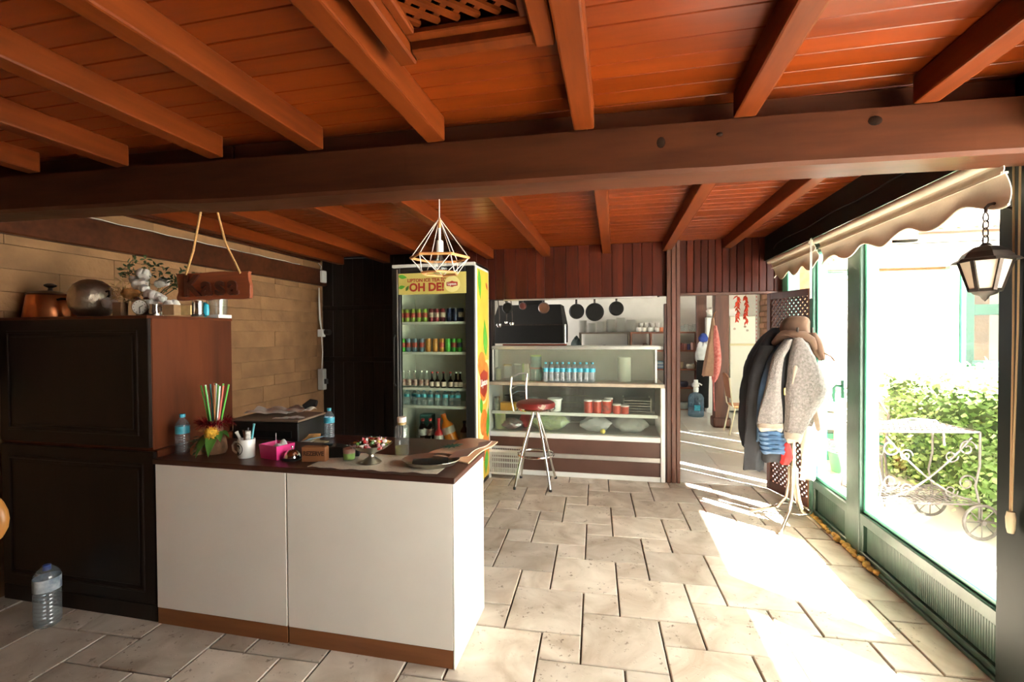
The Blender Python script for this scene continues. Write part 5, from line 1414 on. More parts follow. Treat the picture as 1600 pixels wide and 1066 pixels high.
# ---- cables and sockets in the wall corner
jb = thing('junction_box', 'white junction box in the wall corner under the ceiling', 'junction box', (XL+.045, 4.90, 2.21)); obj('housing', MB().box(-.035,.055,-.045,.045,-.075,.065), M['whiteplastic'], jb, bevel=.006); obj('cable_stub', MB().tube([(0,0,.06),(.01,0,.12),(-.03,0,.16)], .006, 6), M['whiteplastic'], jb)
o = obj('wall_cable', MB().tube([(XL+.05,4.86,2.07),(XL+.045,4.87,1.95),(XL+.045,4.88,1.75),(XL+.05,4.90,1.55)], .007, 6).tube([(XL+.05,4.86,2.07),(XL+.06,4.84,1.95),(XL+.05,4.86,1.7),(XL+.05,4.9,1.55)], .005, 6).tube([(XL+.05,4.90,1.5),(XL+.06,4.90,1.3),(XL+.05,4.9,1.1)], .006, 6), M['whiteplastic'], smooth=True); tag(o, 'white cable running down the corner of the stone wall', 'cable')
so = thing('wall_socket', 'white wall switch in the corner with round dark knob', 'switch', (XL+.05, 4.89, 1.53)); obj('plate', MB().box(-.03,.04,-.03,.03,-.045,.045), M['whiteplastic'], so, bevel=.005); obj('knob', MB().tube([(.06,0,.01),(.12,0,.01)], .035, 14), M['black'], so, smooth=True)
so = thing('plug_adapter', 'grey plug adapter low in the wall corner', 'socket', (XL+.05, 4.89, .98)); obj('plate', MB().box(-.03,.045,-.035,.035,-.13,.12), mat('grey plastic', (.42,.40,.36), .5), so, bevel=.006); obj('plug', MB().box(.045,.08,-.02,.02,-.06,.0), M['black'], so, bevel=.005)
o = obj('rail_cable', MB().tube([(XL+.05, 2.0+.12*k, 2.298 + (.004*math.sin(k*2.1))) for k in range(22)], .0022, 5), M['whiteplastic'], smooth=True); tag(o, 'thin white cable lying on the dark wall rail', 'cable')

# ---- things at the very edge beside the cupboard
hg = thing('hanging_textile', 'dark patterned textile hanging on the wall beside the cupboard', 'textile', (XL+.03, 1.83, 0))
obj('cloth', MB().sheet(lambda u, v: (.03+.02*math.sin(u*9), -.12+.19*u, 1.72-.45*v), 14, 8, .006), mat('dark patterned cloth', (.05,.03,.025), .9, scale=12, col2=(.16,.05,.03), var=.4), hg, smooth=True)
obj('tassel', MB().tube([(.04,.05,1.28),(.04,.06,1.16)], [.012,.022], 8), mat('green tassel', (.04,.07,.05), .9), hg)
ch = thing('wooden_chair', 'orange wooden chair with rounded back near the big water bottle', 'chair', (-2.68, 1.17, -.0), R(8))
M['chairwood'] = wood('orange chair wood', (.46,.20,.045), (.30,.11,.025), rough=.4, axis='z', scale=2)
obj('seat', MB().lathe([(0,.43),(.18,.43),(.195,.44),(.19,.455),(0,.46)], 28), M['chairwood'], ch, smooth=True)
for a in (45,135,225,315): obj('leg', MB().tube([(.14*math.cos(R(a)),.14*math.sin(R(a)),.43),(.20*math.cos(R(a)),.20*math.sin(R(a)),.0)], [.018,.013], 10), M['chairwood'], ch, smooth=True)
obj('backrest', MB().tube([(.0+.05*0+.17*math.cos(2*PI*k/24)+.07, .19, .745+.12*math.sin(2*PI*k/24)) for k in range(24)], .024, 10, True), M['chairwood'], ch, smooth=True)
for x_ in (-.06, .16): obj('back_post', MB().tube([(x_,.16,.44),(x_,.19,.65)], .014, 8), M['chairwood'], ch, smooth=True)

# ---- cans and bottles in the cooler
M['canlid'] = mat('can lid', (.6,.6,.58), .3, .9)
def can(label, c1, c2, loc, band=(.35,.70)):
    key = (c1, c2)
    if key in CANS:
        return copy_tree(CANS[key], loc=loc, label=label)
    t = thing('drink_can', label, 'can', loc, 0, 'drink cans in the cooler')
    r, h = .0275, .134
    obj('can_body', MB().lathe([(0,0),(r*.8,0),(r,.008),(r,h-.012),(r*.85,h-.002)], 16), mat('can %s' % len(CANS), c1, .3, .25), t, smooth=True)
    obj('printed_band', MB().lathe([(r*1.0,h*band[0]),(r*1.015,h*band[0]),(r*1.015,h*band[1]),(r*1.0,h*band[1])], 16), mat('can band %s' % len(CANS), c2, .35, var=.35, scale=60), t, smooth=True)
    obj('can_lid', MB().lathe([(0,h-.006),(r*.8,h-.006),(r*.86,h),(r*.8,h+.001),(0,h-.004)], 16), M['canlid'], t, smooth=True)
    CANS[key] = t
    return t
CANS = {}
GRN, MAR, NAV, BLU, ORG, LIM = (.30,.42,.08), (.26,.03,.05), (.02,.03,.10), (.16,.22,.30), (.60,.26,.06), (.08,.45,.06)
CRM, REDB = (.55,.42,.34), (.42,.05,.04)
def colx(px, Y): return at(px, 600, Y).x
row = [(629,GRN,REDB,'yellow green'),(637.5,GRN,REDB,'yellow green'),(646.5,GRN,REDB,'yellow green'),(655.5,GRN,REDB,'yellow green'),(665,GRN,REDB,'yellow green'),(675,MAR,CRM,'maroon'),(683.5,MAR,CRM,'maroon'),(692.5,MAR,CRM,'maroon'),(703,NAV,NAV,'navy'),(712,NAV,NAV,'navy'),(721,NAV,CRM,'navy round logo')]
cnt = {}
for px, a, b, nm in row:
    k = cnt.get(nm, 0); cnt[nm] = k+1
    can(f'{nm} can on the top cooler shelf, {ORD[k]} from the handle side', a, b, (colx(px, 4.26), 4.26, SH[0]+.001))
row = [(630.5,LIM,REDB,'green and red'),(639,BLU,REDB,'blue grey'),(648.5,BLU,REDB,'blue grey'),(659.5,BLU,REDB,'blue grey'),(670,ORG,ORG,'orange'),(680.5,ORG,ORG,'orange'),(691,ORG,REDB,'orange and red'),(700.5,LIM,LIM,'lime'),(709.5,LIM,REDB,'lime and red'),(718.5,LIM,NAV,'lime and navy')]
cnt = {}
for px, a, b, nm in row:
    k = cnt.get(nm, 0); cnt[nm] = k+1
    can(f'{nm} can on the second cooler shelf, {ORD[k]} from the handle side', a, b, (colx(px, 4.26), 4.26, SH[1]+.001))
def sbottle(name, label, loc, h, r, bodym, capm, labm, lab, group, proto={}):
    key = (name, bodym.name, capm.name, labm.name if labm else '', h, r)
    if key in proto: return copy_tree(proto[key], loc=loc, label=label)
    t = thing(name, label, 'bottle', loc, 0, group)
    bottle_parts(t, h, r, capm, labm, lab, bodym, ribs=False, neck=.38, capw=.46)
    proto[key] = t
    return t
M['cola'] = mat('dark cola', (.02,.008,.006), .12); M['caplred'] = mat('red cap', (.45,.02,.02), .4); M['labred'] = mat('red label', (.42,.035,.03), .45, var=.4, scale=40, col2=(.7,.55,.5)); M['labcream'] = mat('cream label', (.60,.46,.40), .6, var=.25, scale=40)
for k, px in enumerate((630.5, 639.5, 648.5, 658.5, 666.5)):
    sbottle('glass_bottle', f'clear glass bottle with red label on the third cooler shelf, {ORD[k]} from the door handle', (colx(px,4.26), 4.26, SH[2]+.001), .165, .0275, M['clearglass'], M['canlid'], M['labred'], (.12,.48), 'clear bottles in the cooler')
for k, px in enumerate((675.3, 683.5, 693, 704, 712.5, 718.8)):
    sbottle('cola_bottle', f'dark bottle with cream label on the third cooler shelf, {ORD[k]} after the clear bottles', (colx(px,4.26), 4.26, SH[2]+.001), .158, .027, M['cola'], M['caplred'] if k < 4 else M['canlid'], M['labcream'], (.08,.38), 'dark bottles in the cooler')
wproto = None
for k, px in enumerate((636, 645, 653.5, 662.5, 672.5, 683.5, 695.5, 706, 715)):
    lb = f'water bottle on the fourth cooler shelf, {ORD[k]} from the door handle'
    loc = (colx(px, 4.25), 4.25 + (.04 if k in (1,) else 0), SH[3]+.001)
    if wproto is None:
        wproto = thing('water_bottle', lb, 'bottle', loc, 0, 'water bottles in the cooler'); bottle_parts(wproto, .155, .029, M['cap_blue'], M['label_blue'])
    else: copy_tree(wproto, loc=loc, label=lb)
zb = .361
M['orangedrink'] = mat('orange drink', (.75,.20,.02), .2); M['capor'] = mat('orange cap', (.75,.16,.02), .4); M['labwhite'] = mat('white red label', (.62,.50,.48), .5, var=.5, scale=30, col2=(.7,.66,.64)); M['redbody'] = mat('red plastic', (.55,.02,.03), .3)
t = thing('cola_bottle', 'dark cola bottle with white label on the cooler floor', 'bottle', (colx(660,4.3), 4.3, zb)); bottle_parts(t, .30, .042, M['caplred'], M['labwhite'], (.45,.66), M['cola'], ribs=False)
t = thing('cola_bottle', 'dark cola bottle with red label on the cooler floor', 'bottle', (colx(672,4.32), 4.32, zb)); bottle_parts(t, .30, .042, M['caplred'], M['labred'], (.45,.66), M['cola'], ribs=False)
t = thing('red_bottle', 'red sauce bottle with white label on the cooler floor', 'bottle', (colx(685,4.25), 4.25, zb)); bottle_parts(t, .32, .044, M['redbody'], M['labwhite'], (.12,.48), M['redbody'], ribs=False, neck=.3)
t = thing('orange_bottle', 'leaning bottle of orange drink on the cooler floor', 'bottle', (colx(708,4.30), 4.32, zb+.03)); bottle_parts(t, .34, .064, M['capor'], M['labcream'], (.40,.60), M['orangedrink'], ribs=False)
t.rotation_euler = (0, R(-20), 0)
t = thing('brown_bottle', 'dim brown bottle in the corner of the cooler floor', 'bottle', (colx(722,4.3), 4.36, zb)); bottle_parts(t, .28, .04, M['black'], M['labcream'], (.35,.6), mat('brown drink', (.10,.035,.012), .2), ribs=False)
t = thing('teal_pack', 'teal wrapped pack behind the cola bottles in the cooler', 'pack', (colx(667,4.45), 4.46, zb)); obj('wrap', MB().box(-.07,.07,-.05,.05,0,.32), mat('teal wrap', (.05,.14,.14), .4), t, bevel=.012, bseg=2)

# ---- goods in the display case
wp = None
for k, px in enumerate((852.6,861.8,870.5,879,888.5,897.5,906.7,916.3,925.7)):
    lb = f'water bottle in the row on the display case ledge, {ORD[k]} from the cooler'
    loc = (at(px, 580, 4.86).x, 4.86, .991)
    if wp is None:
        wp = thing('water_bottle', lb, 'bottle', loc, 0, 'water bottles on the display case'); bottle_parts(wp, .212, .0305, M['cap_blue'], M['label_blue'])
    else: copy_tree(wp, loc=loc, label=lb)
def canister(name, label, px, Y, z, r, h, m_, lidm, cat='canister', lidh=.012):
    t = thing(name, label, cat, (at(px, 580, Y).x, Y, z))
    obj('body', MB().lathe([(0,0),(r*.95,0),(r,.006),(r,h),(r*.9,h+.004),(0,h+.004)], 20), m_, t, smooth=True)
    if lidm: obj('lid', MB().lathe([(0,h),(r*1.04,h),(r*1.04,h+lidh),(r,h+lidh+.003),(0,h+lidh+.003)], 20), lidm, t, smooth=True)
    return t
M['tealtin'] = mat('teal tin', (.10,.27,.26), .4, var=.4, scale=16); M['lidgreen'] = mat('lime lid', (.35,.50,.08), .4); M['lidred'] = mat('faded red lid', (.40,.13,.09), .5); M['lidyellow'] = mat('yellow lid', (.52,.36,.06), .5)
canister('tea_tin', 'teal tin with faded red lid under another tin on the ledge', 837.5, 5.0, .991, .062, .13, M['tealtin'], M['lidred'])
canister('tea_tin', 'teal tin with lime lid stacked on another tin on the ledge', 837.5, 5.0, 1.1365, .06, .12, M['tealtin'], M['lidgreen'])
o = obj('tea_carton', MB().box(-.035,.035,-.03,.03,0,.185), mat('green white carton', (.62,.60,.48), .6, var=.15, scale=8), loc=(at(822,580,4.97).x, 4.97, .991), bevel=.002); tag(o, 'white carton with green edge on the display case ledge', 'carton'); obj('green_stripe', MB().box(-.0365,-.018,-.031,.031,0,.186), M['lidgreen'], o)
canister('glass_jar', 'jar with silver lid beside the carton on the ledge', 809.5, 5.0, .991, .042, .17, M['pet'], M['canlid'], 'jar')
canister('glass_jar', 'jar with yellow lid at the cooler end of the ledge', 793.5, 5.02, .991, .046, .16, M['pet'], M['lidyellow'], 'jar')
canister('glass_jar', 'short cream jar nearest the cooler on the ledge', 779, 5.0, .991, .03, .12, mat('cream jar', (.55,.48,.30), .5), None, 'jar')
canister('white_canister', 'plain tall white canister standing alone on the ledge', 975.5, 5.05, .991, .068, .255, M['whiteplastic'], None)
M['paste'] = mat('red pepper paste', (.50,.035,.012), .35, var=.2, scale=30); M['labjar'] = mat('paste label', (.42,.05,.03), .5, var=.6, scale=30)
for k, (px, h, dy, lb) in enumerate(((919,.122,0,'tall jar of red paste with white lid, first in the case'),(932.8,.122,0,'tall jar of red paste with white lid, second in the case'),(947.6,.126,0,'tall jar of red paste with printed label in the case'),(950.5,.135,.09,'jar of red paste with white lid behind the labelled one'),(963.5,.085,0,'short jar of red paste beside the labelled jar'),(976,.075,0,'shortest jar of red paste at the end of the row'))):
    t = canister('paste_jar', lb, px, 4.90+dy, .6685, .046 if h > .1 else .043, h, M['paste'], M['cap_white'], 'jar'); t['group'] = 'jars of red paste'
    if k == 2: obj('label', MB().lathe([(.0463,.03),(.0475,.03),(.0475,.085),(.0463,.085)], 20), M['labjar'], t, smooth=True)
M['film2'] = clear('milky plastic bag', (.9,.9,.9), .2, .15, body=.45, bodycol=(.72,.72,.70))
t = thing('white_bucket', 'white plastic bucket on the shelf of the display case', 'bucket', (at(867,625,4.95).x, 4.95, .6685)); obj('bucket_body', MB().lathe([(0,0),(.062,0),(.072,.115),(.08,.12),(.08,.135),(.074,.135),(.066,.01),(0,.01)], 22), M['whiteplastic'], t, smooth=True); obj('rim', MB().lathe([(.074,.12),(.083,.122),(.083,.137),(.074,.138)], 22), M['whiteplastic'], t, smooth=True)
o = obj('cheese_box', MB().box(-.085,.085,-.05,.05,0,.085), mat('yellow orange box', (.66,.34,.04), .5, var=.2, scale=10), loc=(at(795,634,4.92).x, 4.92, .6685), bevel=.004); tag(o, 'yellow orange box on the case shelf near the cooler', 'box')
canister('spice_bottle', 'dark bottle with pale label beside the yellow box in the case', 776.5, 4.92, .6685, .03, .13, mat('label over dark bottle', (.30,.32,.26), .4, var=.6, scale=18), M['black'], 'bottle')
def lump(name, label, cat, px, Y, z, rx, ry, rz_, m_, seed, wrap=None):
    r_ = random.Random(seed); mb = MB(); n1, n2 = 12, 20
    ph = [r_.uniform(0,6) for _ in range(6)]
    vs_ = []; 
    for i in range(n1+1):
        th = PI*i/n1
        for k in range(n2):
            q = 2*PI*k/n2
            d = 1 + .12*math.sin(3*q+ph[0]+i*.4) + .09*math.sin(5*q+ph[1]-i*.7) + .07*math.sin(9*q+ph[2]+i*1.7) + r_.uniform(-.06,.06)
            vs_.append((rx*d*math.sin(th)*math.cos(q), ry*d*math.sin(th)*math.sin(q), max(0, rz_ + rz_*1.0*math.cos(th)*(1+.16*math.sin(4*q+ph[3]+i*.6)))))
    fs_ = [(i*n2+k, i*n2+(k+1)%n2, (i+1)*n2+(k+1)%n2, (i+1)*n2+k) for i in range(n1) for k in range(n2)]
    mb.add(vs_, fs_)
    t = thing(name, label, cat, (at(px, 640, Y).x, Y, z))
    obj('contents', mb, m_, t, smooth=True)
    if wrap:
        w2 = MB().add([(a*1.06, b*1.06, c*1.05) for a, b, c in vs_], fs_); obj('plastic_wrap', w2, wrap, t, smooth=True)
    return t
cz0 = .458
lump('lettuce_bag', 'bag of pale green lettuce on the floor of the display case', 'vegetables', 859, 4.96, cz0, .19, .11, .085, mat('pale lettuce', (.36,.48,.11), .6, var=.35, scale=22, bump=.5), 1, M['film'])
lump('tomato_bag', 'dark red bag low in the display case', 'vegetables', 800, 4.95, cz0, .10, .09, .055, mat('dark red bag', (.28,.03,.03), .35, var=.4, scale=14), 2, M['film'])
lump('pepper_bag', 'tall red bag behind the stool in the display case', 'vegetables', 822, 5.02, cz0, .075, .07, .078, mat('deep red bag', (.32,.015,.02), .4, var=.3, scale=10), 3)
lump('plastic_bag', 'large clear plastic bag under the paste jars in the case', 'bag', 931, 4.97, cz0, .15, .11, .08, M['film2'], 4)
lump('plastic_bag', 'grey clear plastic bag near the white end of the case', 'bag', 985, 4.99, cz0, .17, .12, .085, M['film2'], 5)
o = obj('lemon', MB().lathe([(0,-.03),(.008,-.027),(.022,-.015),(.026,0),(.022,.015),(.008,.027),(0,.03)], 14), mat('lemon yellow', (.65,.50,.06), .5), loc=(at(942,672,4.86).x, 4.85, cz0+.027), smooth=True); o.rotation_euler = (0,PI/2,.4); tag(o, 'yellow lemon in front of the clear plastic bags', 'lemon')
canister('pickle_tub', 'tall greenish plastic tub in the corner of the display case', 781, 4.95, cz0, .06, .16, mat('greenish tub', (.34,.36,.17), .4, var=.2, scale=8), M['lidgreen'], 'tub')
t = thing('covered_dish', 'wrapped grey dish behind the stool on the case shelf', 'dish', (at(833,620,5.05).x, 5.05, .6685)); obj('dish', MB().lathe([(0,0),(.07,0),(.10,.05),(.095,.05),(0,.012)], 20), M['dullsteel'], t, smooth=True); obj('wrap', MB().lathe([(.10,.05),(.09,.10),(.05,.13),(0,.135)], 14), M['film2'], t, smooth=True)
t = thing('black_pot', 'black pot on the case shelf behind the yellow box', 'pot', (at(800,620,5.1).x, 5.1, .6685)); obj('pot_body', MB().lathe([(0,0),(.08,0),(.09,.14),(.085,.14),(0,.01)], 20), M['blacksoft'], t, smooth=True); obj('handle', MB().tube([(.085,0,.12),(.13,0,.13),(.13,.03,.13),(.085,.03,.12)], .007, 6), M['black'], t)
o = obj('brown_board', MB().box(-.36,.36,-.03,.03,0,.02), mat('red brown board', (.22,.05,.025), .5), loc=(at(835,540,5.05).x, 5.05, 1.374), bevel=.006); tag(o, 'red brown board lying on top of the display case', 'board')
for k in range(5):
    o = obj('baking_tray', MB().box(-.15,.15,-.12,.12,0,.008), M['dullsteel'], loc=(at(995,620,5.12).x, 5.15, .67+.028*k), bevel=.002); tag(o, ['dull metal tray at the bottom of the tray pile in the case','dull metal tray second from the bottom of the tray pile','dull metal tray in the middle of the tray pile','dull metal tray just under the topmost tray','dull metal tray topmost of the tray pile'][k], 'tray', 'trays in the display case')
    for sx in (-.14,.14):
        for sy in (-.11,.11): obj('spacer', MB().box(sx-.006,sx+.006,sy-.006,sy+.006,.008,.028), M['dullsteel'], o)

# ================================================================== KITCHEN
KY = 9.5
M['shelfred'] = wood('red brown shelf wood', (.27,.085,.035), (.15,.045,.02), rough=.5, axis='x', scale=2)
M['shelfgrey'] = wood('grey brown shelf wood', (.16,.12,.085), (.10,.075,.05), rough=.6, axis='x', scale=2)
def kx(px, Y=KY): return at(px, 560, Y).x
def kz(py, Y=KY, px=1000): return at(px, py, Y).z
# open shelf rack
x0, x1 = kx(985), kx(1092)
rkx = thing('shelf_rack', 'red brown open shelf rack with crockery in the kitchen', 'shelf', (x0, KY, 0))
Wk = x1-x0
zs = [kz(638), kz(604), kz(576), kz(547), kz(519)]
for z_ in zs: obj('shelf_board', MB().box(0, Wk, -.02, .33, z_-.03, z_), M['shelfred'], rkx, bevel=.003)
for xx in (0, kx(1016)-x0, Wk-.03): obj('upright', MB().box(xx, xx+.03, -.015, .33, 0, zs[-1]), M['shelfred'], rkx, bevel=.003)
x2, x3 = kx(905), kx(985)
rk2 = thing('plate_shelf', 'grey brown shelf with stacked plates in the kitchen', 'shelf', (x2, KY, 0))
obj('shelf_board', MB().box(0, x3-x2-.01, -.02, .33, zs[-1]-.03, zs[-1]), M['shelfgrey'], rk2, bevel=.003)
for xx in (0, x3-x2-.045): obj('upright', MB().box(xx, xx+.03, -.02, .33, .932, zs[-1]-.03), M['shelfgrey'], rk2, bevel=.003)
M['platewhite'] = mat('grey white china', (.62,.60,.54), .3)
plm = MB().lathe([(0,0),(.05,0),(.09,.012),(.092,.016),(.055,.008),(0,.006)], 20).mesh('plate', M['platewhite'], True)
sn = ['first','second','third','fourth','fifth','sixth']
for k, (px, n) in enumerate(((911,17),(925,13),(940,15),(955,18),(970,20),(986,17))):
    xp = kx(px, KY+.1)
    for j in range(n):
        o = obj('plate', plm, None, loc=(xp, KY+.12, zs[-1] + .001 + j*.0145)); tag(o, f'grey white plate in the {sn[k]} plate stack from the range hood', 'plate', f'plates of the {sn[k]} stack')
cupm = MB().lathe([(0,0),(.035,0),(.05,.02),(.056,.09),(.052,.09),(.045,.02),(0,.01)], 18).mesh('cup', M['ceramic'], True)
def cup(loc, lb):
    o = obj('cup', cupm, None, loc=loc); tag(o, lb, 'cup', 'white cups on the kitchen shelf')
    return o
for k, px in enumerate((998.5, 1006, 1016.5, 1027.5)): cup((kx(px, KY+.05), KY+.06, zs[-1]+.001), f'white cup in the lower row on the red shelf, {ORD[k]} from the plates')
for k, px in enumerate((1001.5, 1010, 1020, 1029)): cup((kx(px, KY+.18), KY+.20, zs[-1]+.001), f'white cup at the bottom of the back row, {ORD[k]} from the plates')
for k, px in enumerate((1001.5, 1010, 1020, 1029)): cup((kx(px, KY+.18), KY+.20, zs[-1]+.094), f'white cup on top of the back row, {ORD[k]} from the plates')
o = obj('orange_mug', cupm.copy(), None, loc=(kx(1034, KY+.02), KY+.05, zs[-1]+.001)); o.data.materials.clear(); o.data.materials.append(mat('orange glaze', (.55,.16,.06), .35)); tag(o, 'orange mug at the end of the white cups', 'mug')
for k, px in enumerate((1066, 1072, 1079, 1085)):
    o = obj('drinking_glass', MB().lathe([(0,0),(.035,0),(.042,.12+.03*(k%2)),(.038,.12+.03*(k%2)),(.03,.01),(0,.01)], 14), M['clearglass'], loc=(kx(px, KY+.1), KY+.1, zs[-1]+.001), smooth=True); tag(o, f'drinking glass on top of the shelf rack, {ORD[k]} from the column', 'glass', 'glasses on the shelf rack')
jars = [(1064,3,.05,.13,(.22,.06,.05),'dark red jar on the second shelf next to the column'),(1070,3,.045,.12,(.30,.12,.10),'reddish jar in the middle of the second shelf'),(1076,3,.035,.11,(.10,.10,.24),'purple blue bottle on the second shelf'),(1083,3,.055,.14,(.50,.30,.24),'pale pink jar on the second shelf'),
        (1064.5,2,.05,.13,(.34,.26,.16),'tan pot on the third shelf next to the column'),(1079,2,.085,.09,(.60,.55,.44),'wide cream bowl on the third shelf'),
        (1068,1,.09,.10,(.03,.03,.05),'black bowl on the fourth shelf'),(1084,1,.05,.06,(.62,.60,.58),'small white pot on the fourth shelf'),(1064,1,.06,.05,(.45,.36,.26),'tan dish on the fourth shelf'),(1068,0,.10,.13,(.32,.34,.30),'grey pot on the lowest shelf'),
        (993,3,.05,.07,(.45,.38,.28),'tan pot under the cups'),(1001,3,.05,.08,(.55,.48,.38),'pale pot under the cups'),(1008,3,.05,.12,(.14,.08,.05),'brown teapot under the cups'),(1025,3,.07,.07,(.06,.05,.045),'black pan under the cups'),(1033,3,.04,.06,(.62,.60,.55),'white pot under the cups')]
for px, s_, r_, h, cl, lb in jars:
    t = thing('kitchen_pot', lb, 'pot', (kx(px, KY+.1), KY+.1, zs[s_]+.001))
    obj('body', MB().lathe([(0,0),(r_*.8,0),(r_,h*.3),(r_,h*.8),(r_*.85,h),(r_*.78,h),(r_*.9,h*.7),(0,.01)], 16), mat(lb, cl, .4), t, smooth=True)
    obj('rim', MB().tube([(r_*.83*math.cos(2*PI*k/14), r_*.83*math.sin(2*PI*k/14), h) for k in range(14)], .006, 5, True), mat(lb+' rim', tuple(c*.8 for c in cl), .4), t, smooth=True)
for k in range(5):
    o = obj('folded_cloth', MB().box(-.09,.09,-.1,.1,0,.028), mat('folded cloth %d' % k, [(.12,.20,.30),(.30,.34,.36),(.10,.14,.22),(.36,.38,.36),(.14,.22,.26)][k], .9), loc=(kx(1034.5, KY+.1)-.01, KY+.12, zs[2]+.001+.03*k), bevel=.008, bseg=2); tag(o, ['navy folded cloth at the bottom of the cloth pile','grey folded cloth above the navy one','dark navy folded cloth in the middle of the pile','pale grey folded cloth near the top of the pile','teal folded cloth topmost of the pile'][k], 'cloth', 'folded cloths on the shelf')
# dark bags under the plate shelf
lump('dark_sack', 'dark green sack beside the plate shelf', 'sack', 901, KY-.1, .932, .10, .1, .25, mat('dark green sack', (.025,.04,.035), .6, var=.3, scale=8), 8)
lump('black_bag', 'black bag lying under the plate shelf', 'bag', 945, KY+.05, .93, .26, .12, .16, mat('black bag', (.03,.04,.038), .5, var=.3, scale=8), 9)
obj('cabinet_top', MB().box(-1.3, x0-.03, 9.3, 9.88, .87, .93), M['aluminium']); tag(bpy.data.objects['cabinet_top'], 'steel worktop under the plate shelf in the kitchen', 'worktop')
kc = thing('kitchen_cabinet', 'white base cabinet under the steel worktop', 'cabinet', (x0-1.2, 9.33, 0)); obj('body', MB().box(-1.15,1.15,0,.54,0,.868), M['whiteplastic'], kc); 
for k in range(4): obj('door', MB().box(-1.14+k*.57,-.59+k*.57,-.02,0,.1,.85), M['whiteplastic'], kc, bevel=.004)
# range hood
hx0, hx1 = at(768,500,7.4).x, at(879,500,7.4).x
rh = thing('range_hood', 'large black range hood above the cooking line', 'hood', ((hx0+hx1)/2, 7.4, 0))
hw = (hx1-hx0)/2
obj('hood_skirt', MB().box(-hw, hw, 0, .9, 1.35, 1.66), M['blacksoft'], rh, bevel=.005)
obj('hood_cone', MB().add([(-hw,0,1.66),(hw,0,1.66),(hw,.9,1.66),(-hw,.9,1.66),(-hw*.9,.25,2.0),(hw*.9,.25,2.0),(hw*.9,.8,2.0),(-hw*.9,.8,2.0)], [(0,3,2,1),(4,5,6,7),(0,1,5,4),(1,2,6,5),(2,3,7,6),(3,0,4,7)]), M['blacksoft'], rh)
obj('hood_edge', MB().box(-hw, hw, -.006, 0, 1.645, 1.665), M['iron'], rh)
obj('duct', MB().box(-.2,.2,.35,.7,2.0,2.49), M['blacksoft'], rh)
obj('corner_pole', MB().tube([(hw+.04,0,.95),(hw+.04,0,1.66)], .02, 8), M['steel'], rh)
sb = thing('stove', 'black stove block under the range hood', 'stove', ((hx0+hx1)/2, 7.4, 0)); obj('stove_body', MB().box(-hw, hw, 0, .8, 0, .9), M['blacksoft'], sb, bevel=.005); obj('stove_top', MB().box(-hw, hw, -.01, .8, .9, .93), M['iron'], sb)
for k in range(4): obj('control_knob', MB().tube([(-.6+k*.4,-.03,.8),(-.6+k*.4,0,.8)], .025, 12), M['black'], sb, smooth=True)
# rails with pans and ladles just behind the opening
o = obj('pan_rail', MB().tube([(-1.5,5.15,1.90),(.5,5.15,1.90)], .008, 8).tube([(-1.2,5.15,1.90),(-1.2,5.0,1.95)], .006, 6).tube([(.45,5.15,1.90),(.45,5.0,1.95)], .006, 6), M['iron']); tag(o, 'iron rail holding the hanging pans behind the counter opening', 'rail')
def pan(px, py, rpx, lb, m_=None, Y=5.15):
    p = at(px, py, Y); r_ = rpx*Y/716*1.0
    t = thing('frying_pan', lb, 'pan', (p.x, Y, p.z), 0, 'pans hanging from the rail')
    m_ = m_ or M['blacksoft']
    o = obj('pan_body', MB().lathe([(0,0),(r_*.78,0),(r_*.95,.025),(r_,.04),(r_*.96,.04),(r_*.76,.006),(0,.006)], 30), m_, t, smooth=True); o.rotation_euler = (-PI/2, 0, 0)
    obj('handle', MB().bar((0,.0,r_*.95),(0,.0,1.885-p.z),.022,.008,(0,1,0)), M['steel'], t, bevel=.002)
    obj('hook', MB().tube([(0,0,1.88-p.z),(0,.0,1.905-p.z)], .004, 6), M['iron'], t)
pan(900.5, 486.5, 12, 'middle sized black frying pan hanging above the plates'); pan(929, 487.5, 14.2, 'largest black frying pan hanging above the plates'); pan(963, 482, 11.2, 'smallest black frying pan hanging above the cups')
M['shadecopper'] = mat('shade darkened copper', (.16,.075,.045), .5, .6)  # copper darkened in its colour for a pan hanging in shade
pan(792, 481, 9, 'dark pan hanging in the shade next to the cooler', None, 5.16); pan(816, 478, 6, 'small dim red pan hanging in the shade', mat('shade darkened red enamel', (.10,.02,.015), .5), 5.16); pan(849, 481, 9, 'shade darkened copper pan hanging before the range hood', M['shadecopper'], 5.16)  # red enamel likewise has the shade put into its colour
for k, (px, py, r_, lb) in enumerate(((780,508,4.2,'big steel ladle hanging beside the cooler'),(791,504,2.6,'small steel ladle hanging between two others'),(800,506,3.6,'steel ladle turned sideways hanging before the hood'),(767.5,515,2.5,'steel spoon half hidden by the cooler'))):
    p = at(px, py, 5.2); rr = r_*5.2/716
    t = thing('ladle', lb, 'ladle', p, 0, 'ladles hanging from the rail')
    obj('bowl', MB().lathe([(0,-rr),(rr*.6,-rr*.8),(rr,0),(rr*.9,rr*.5),(rr*.85,rr*.5),(rr*.5,-rr*.6),(0,-rr*.8)], 16), M['chrome'], t, smooth=True)
    obj('handle', MB().tube([(0,.01,0),(0,.02,.1),(0,-.05,1.90-p.z)], .006, 6), M['iron'], t)
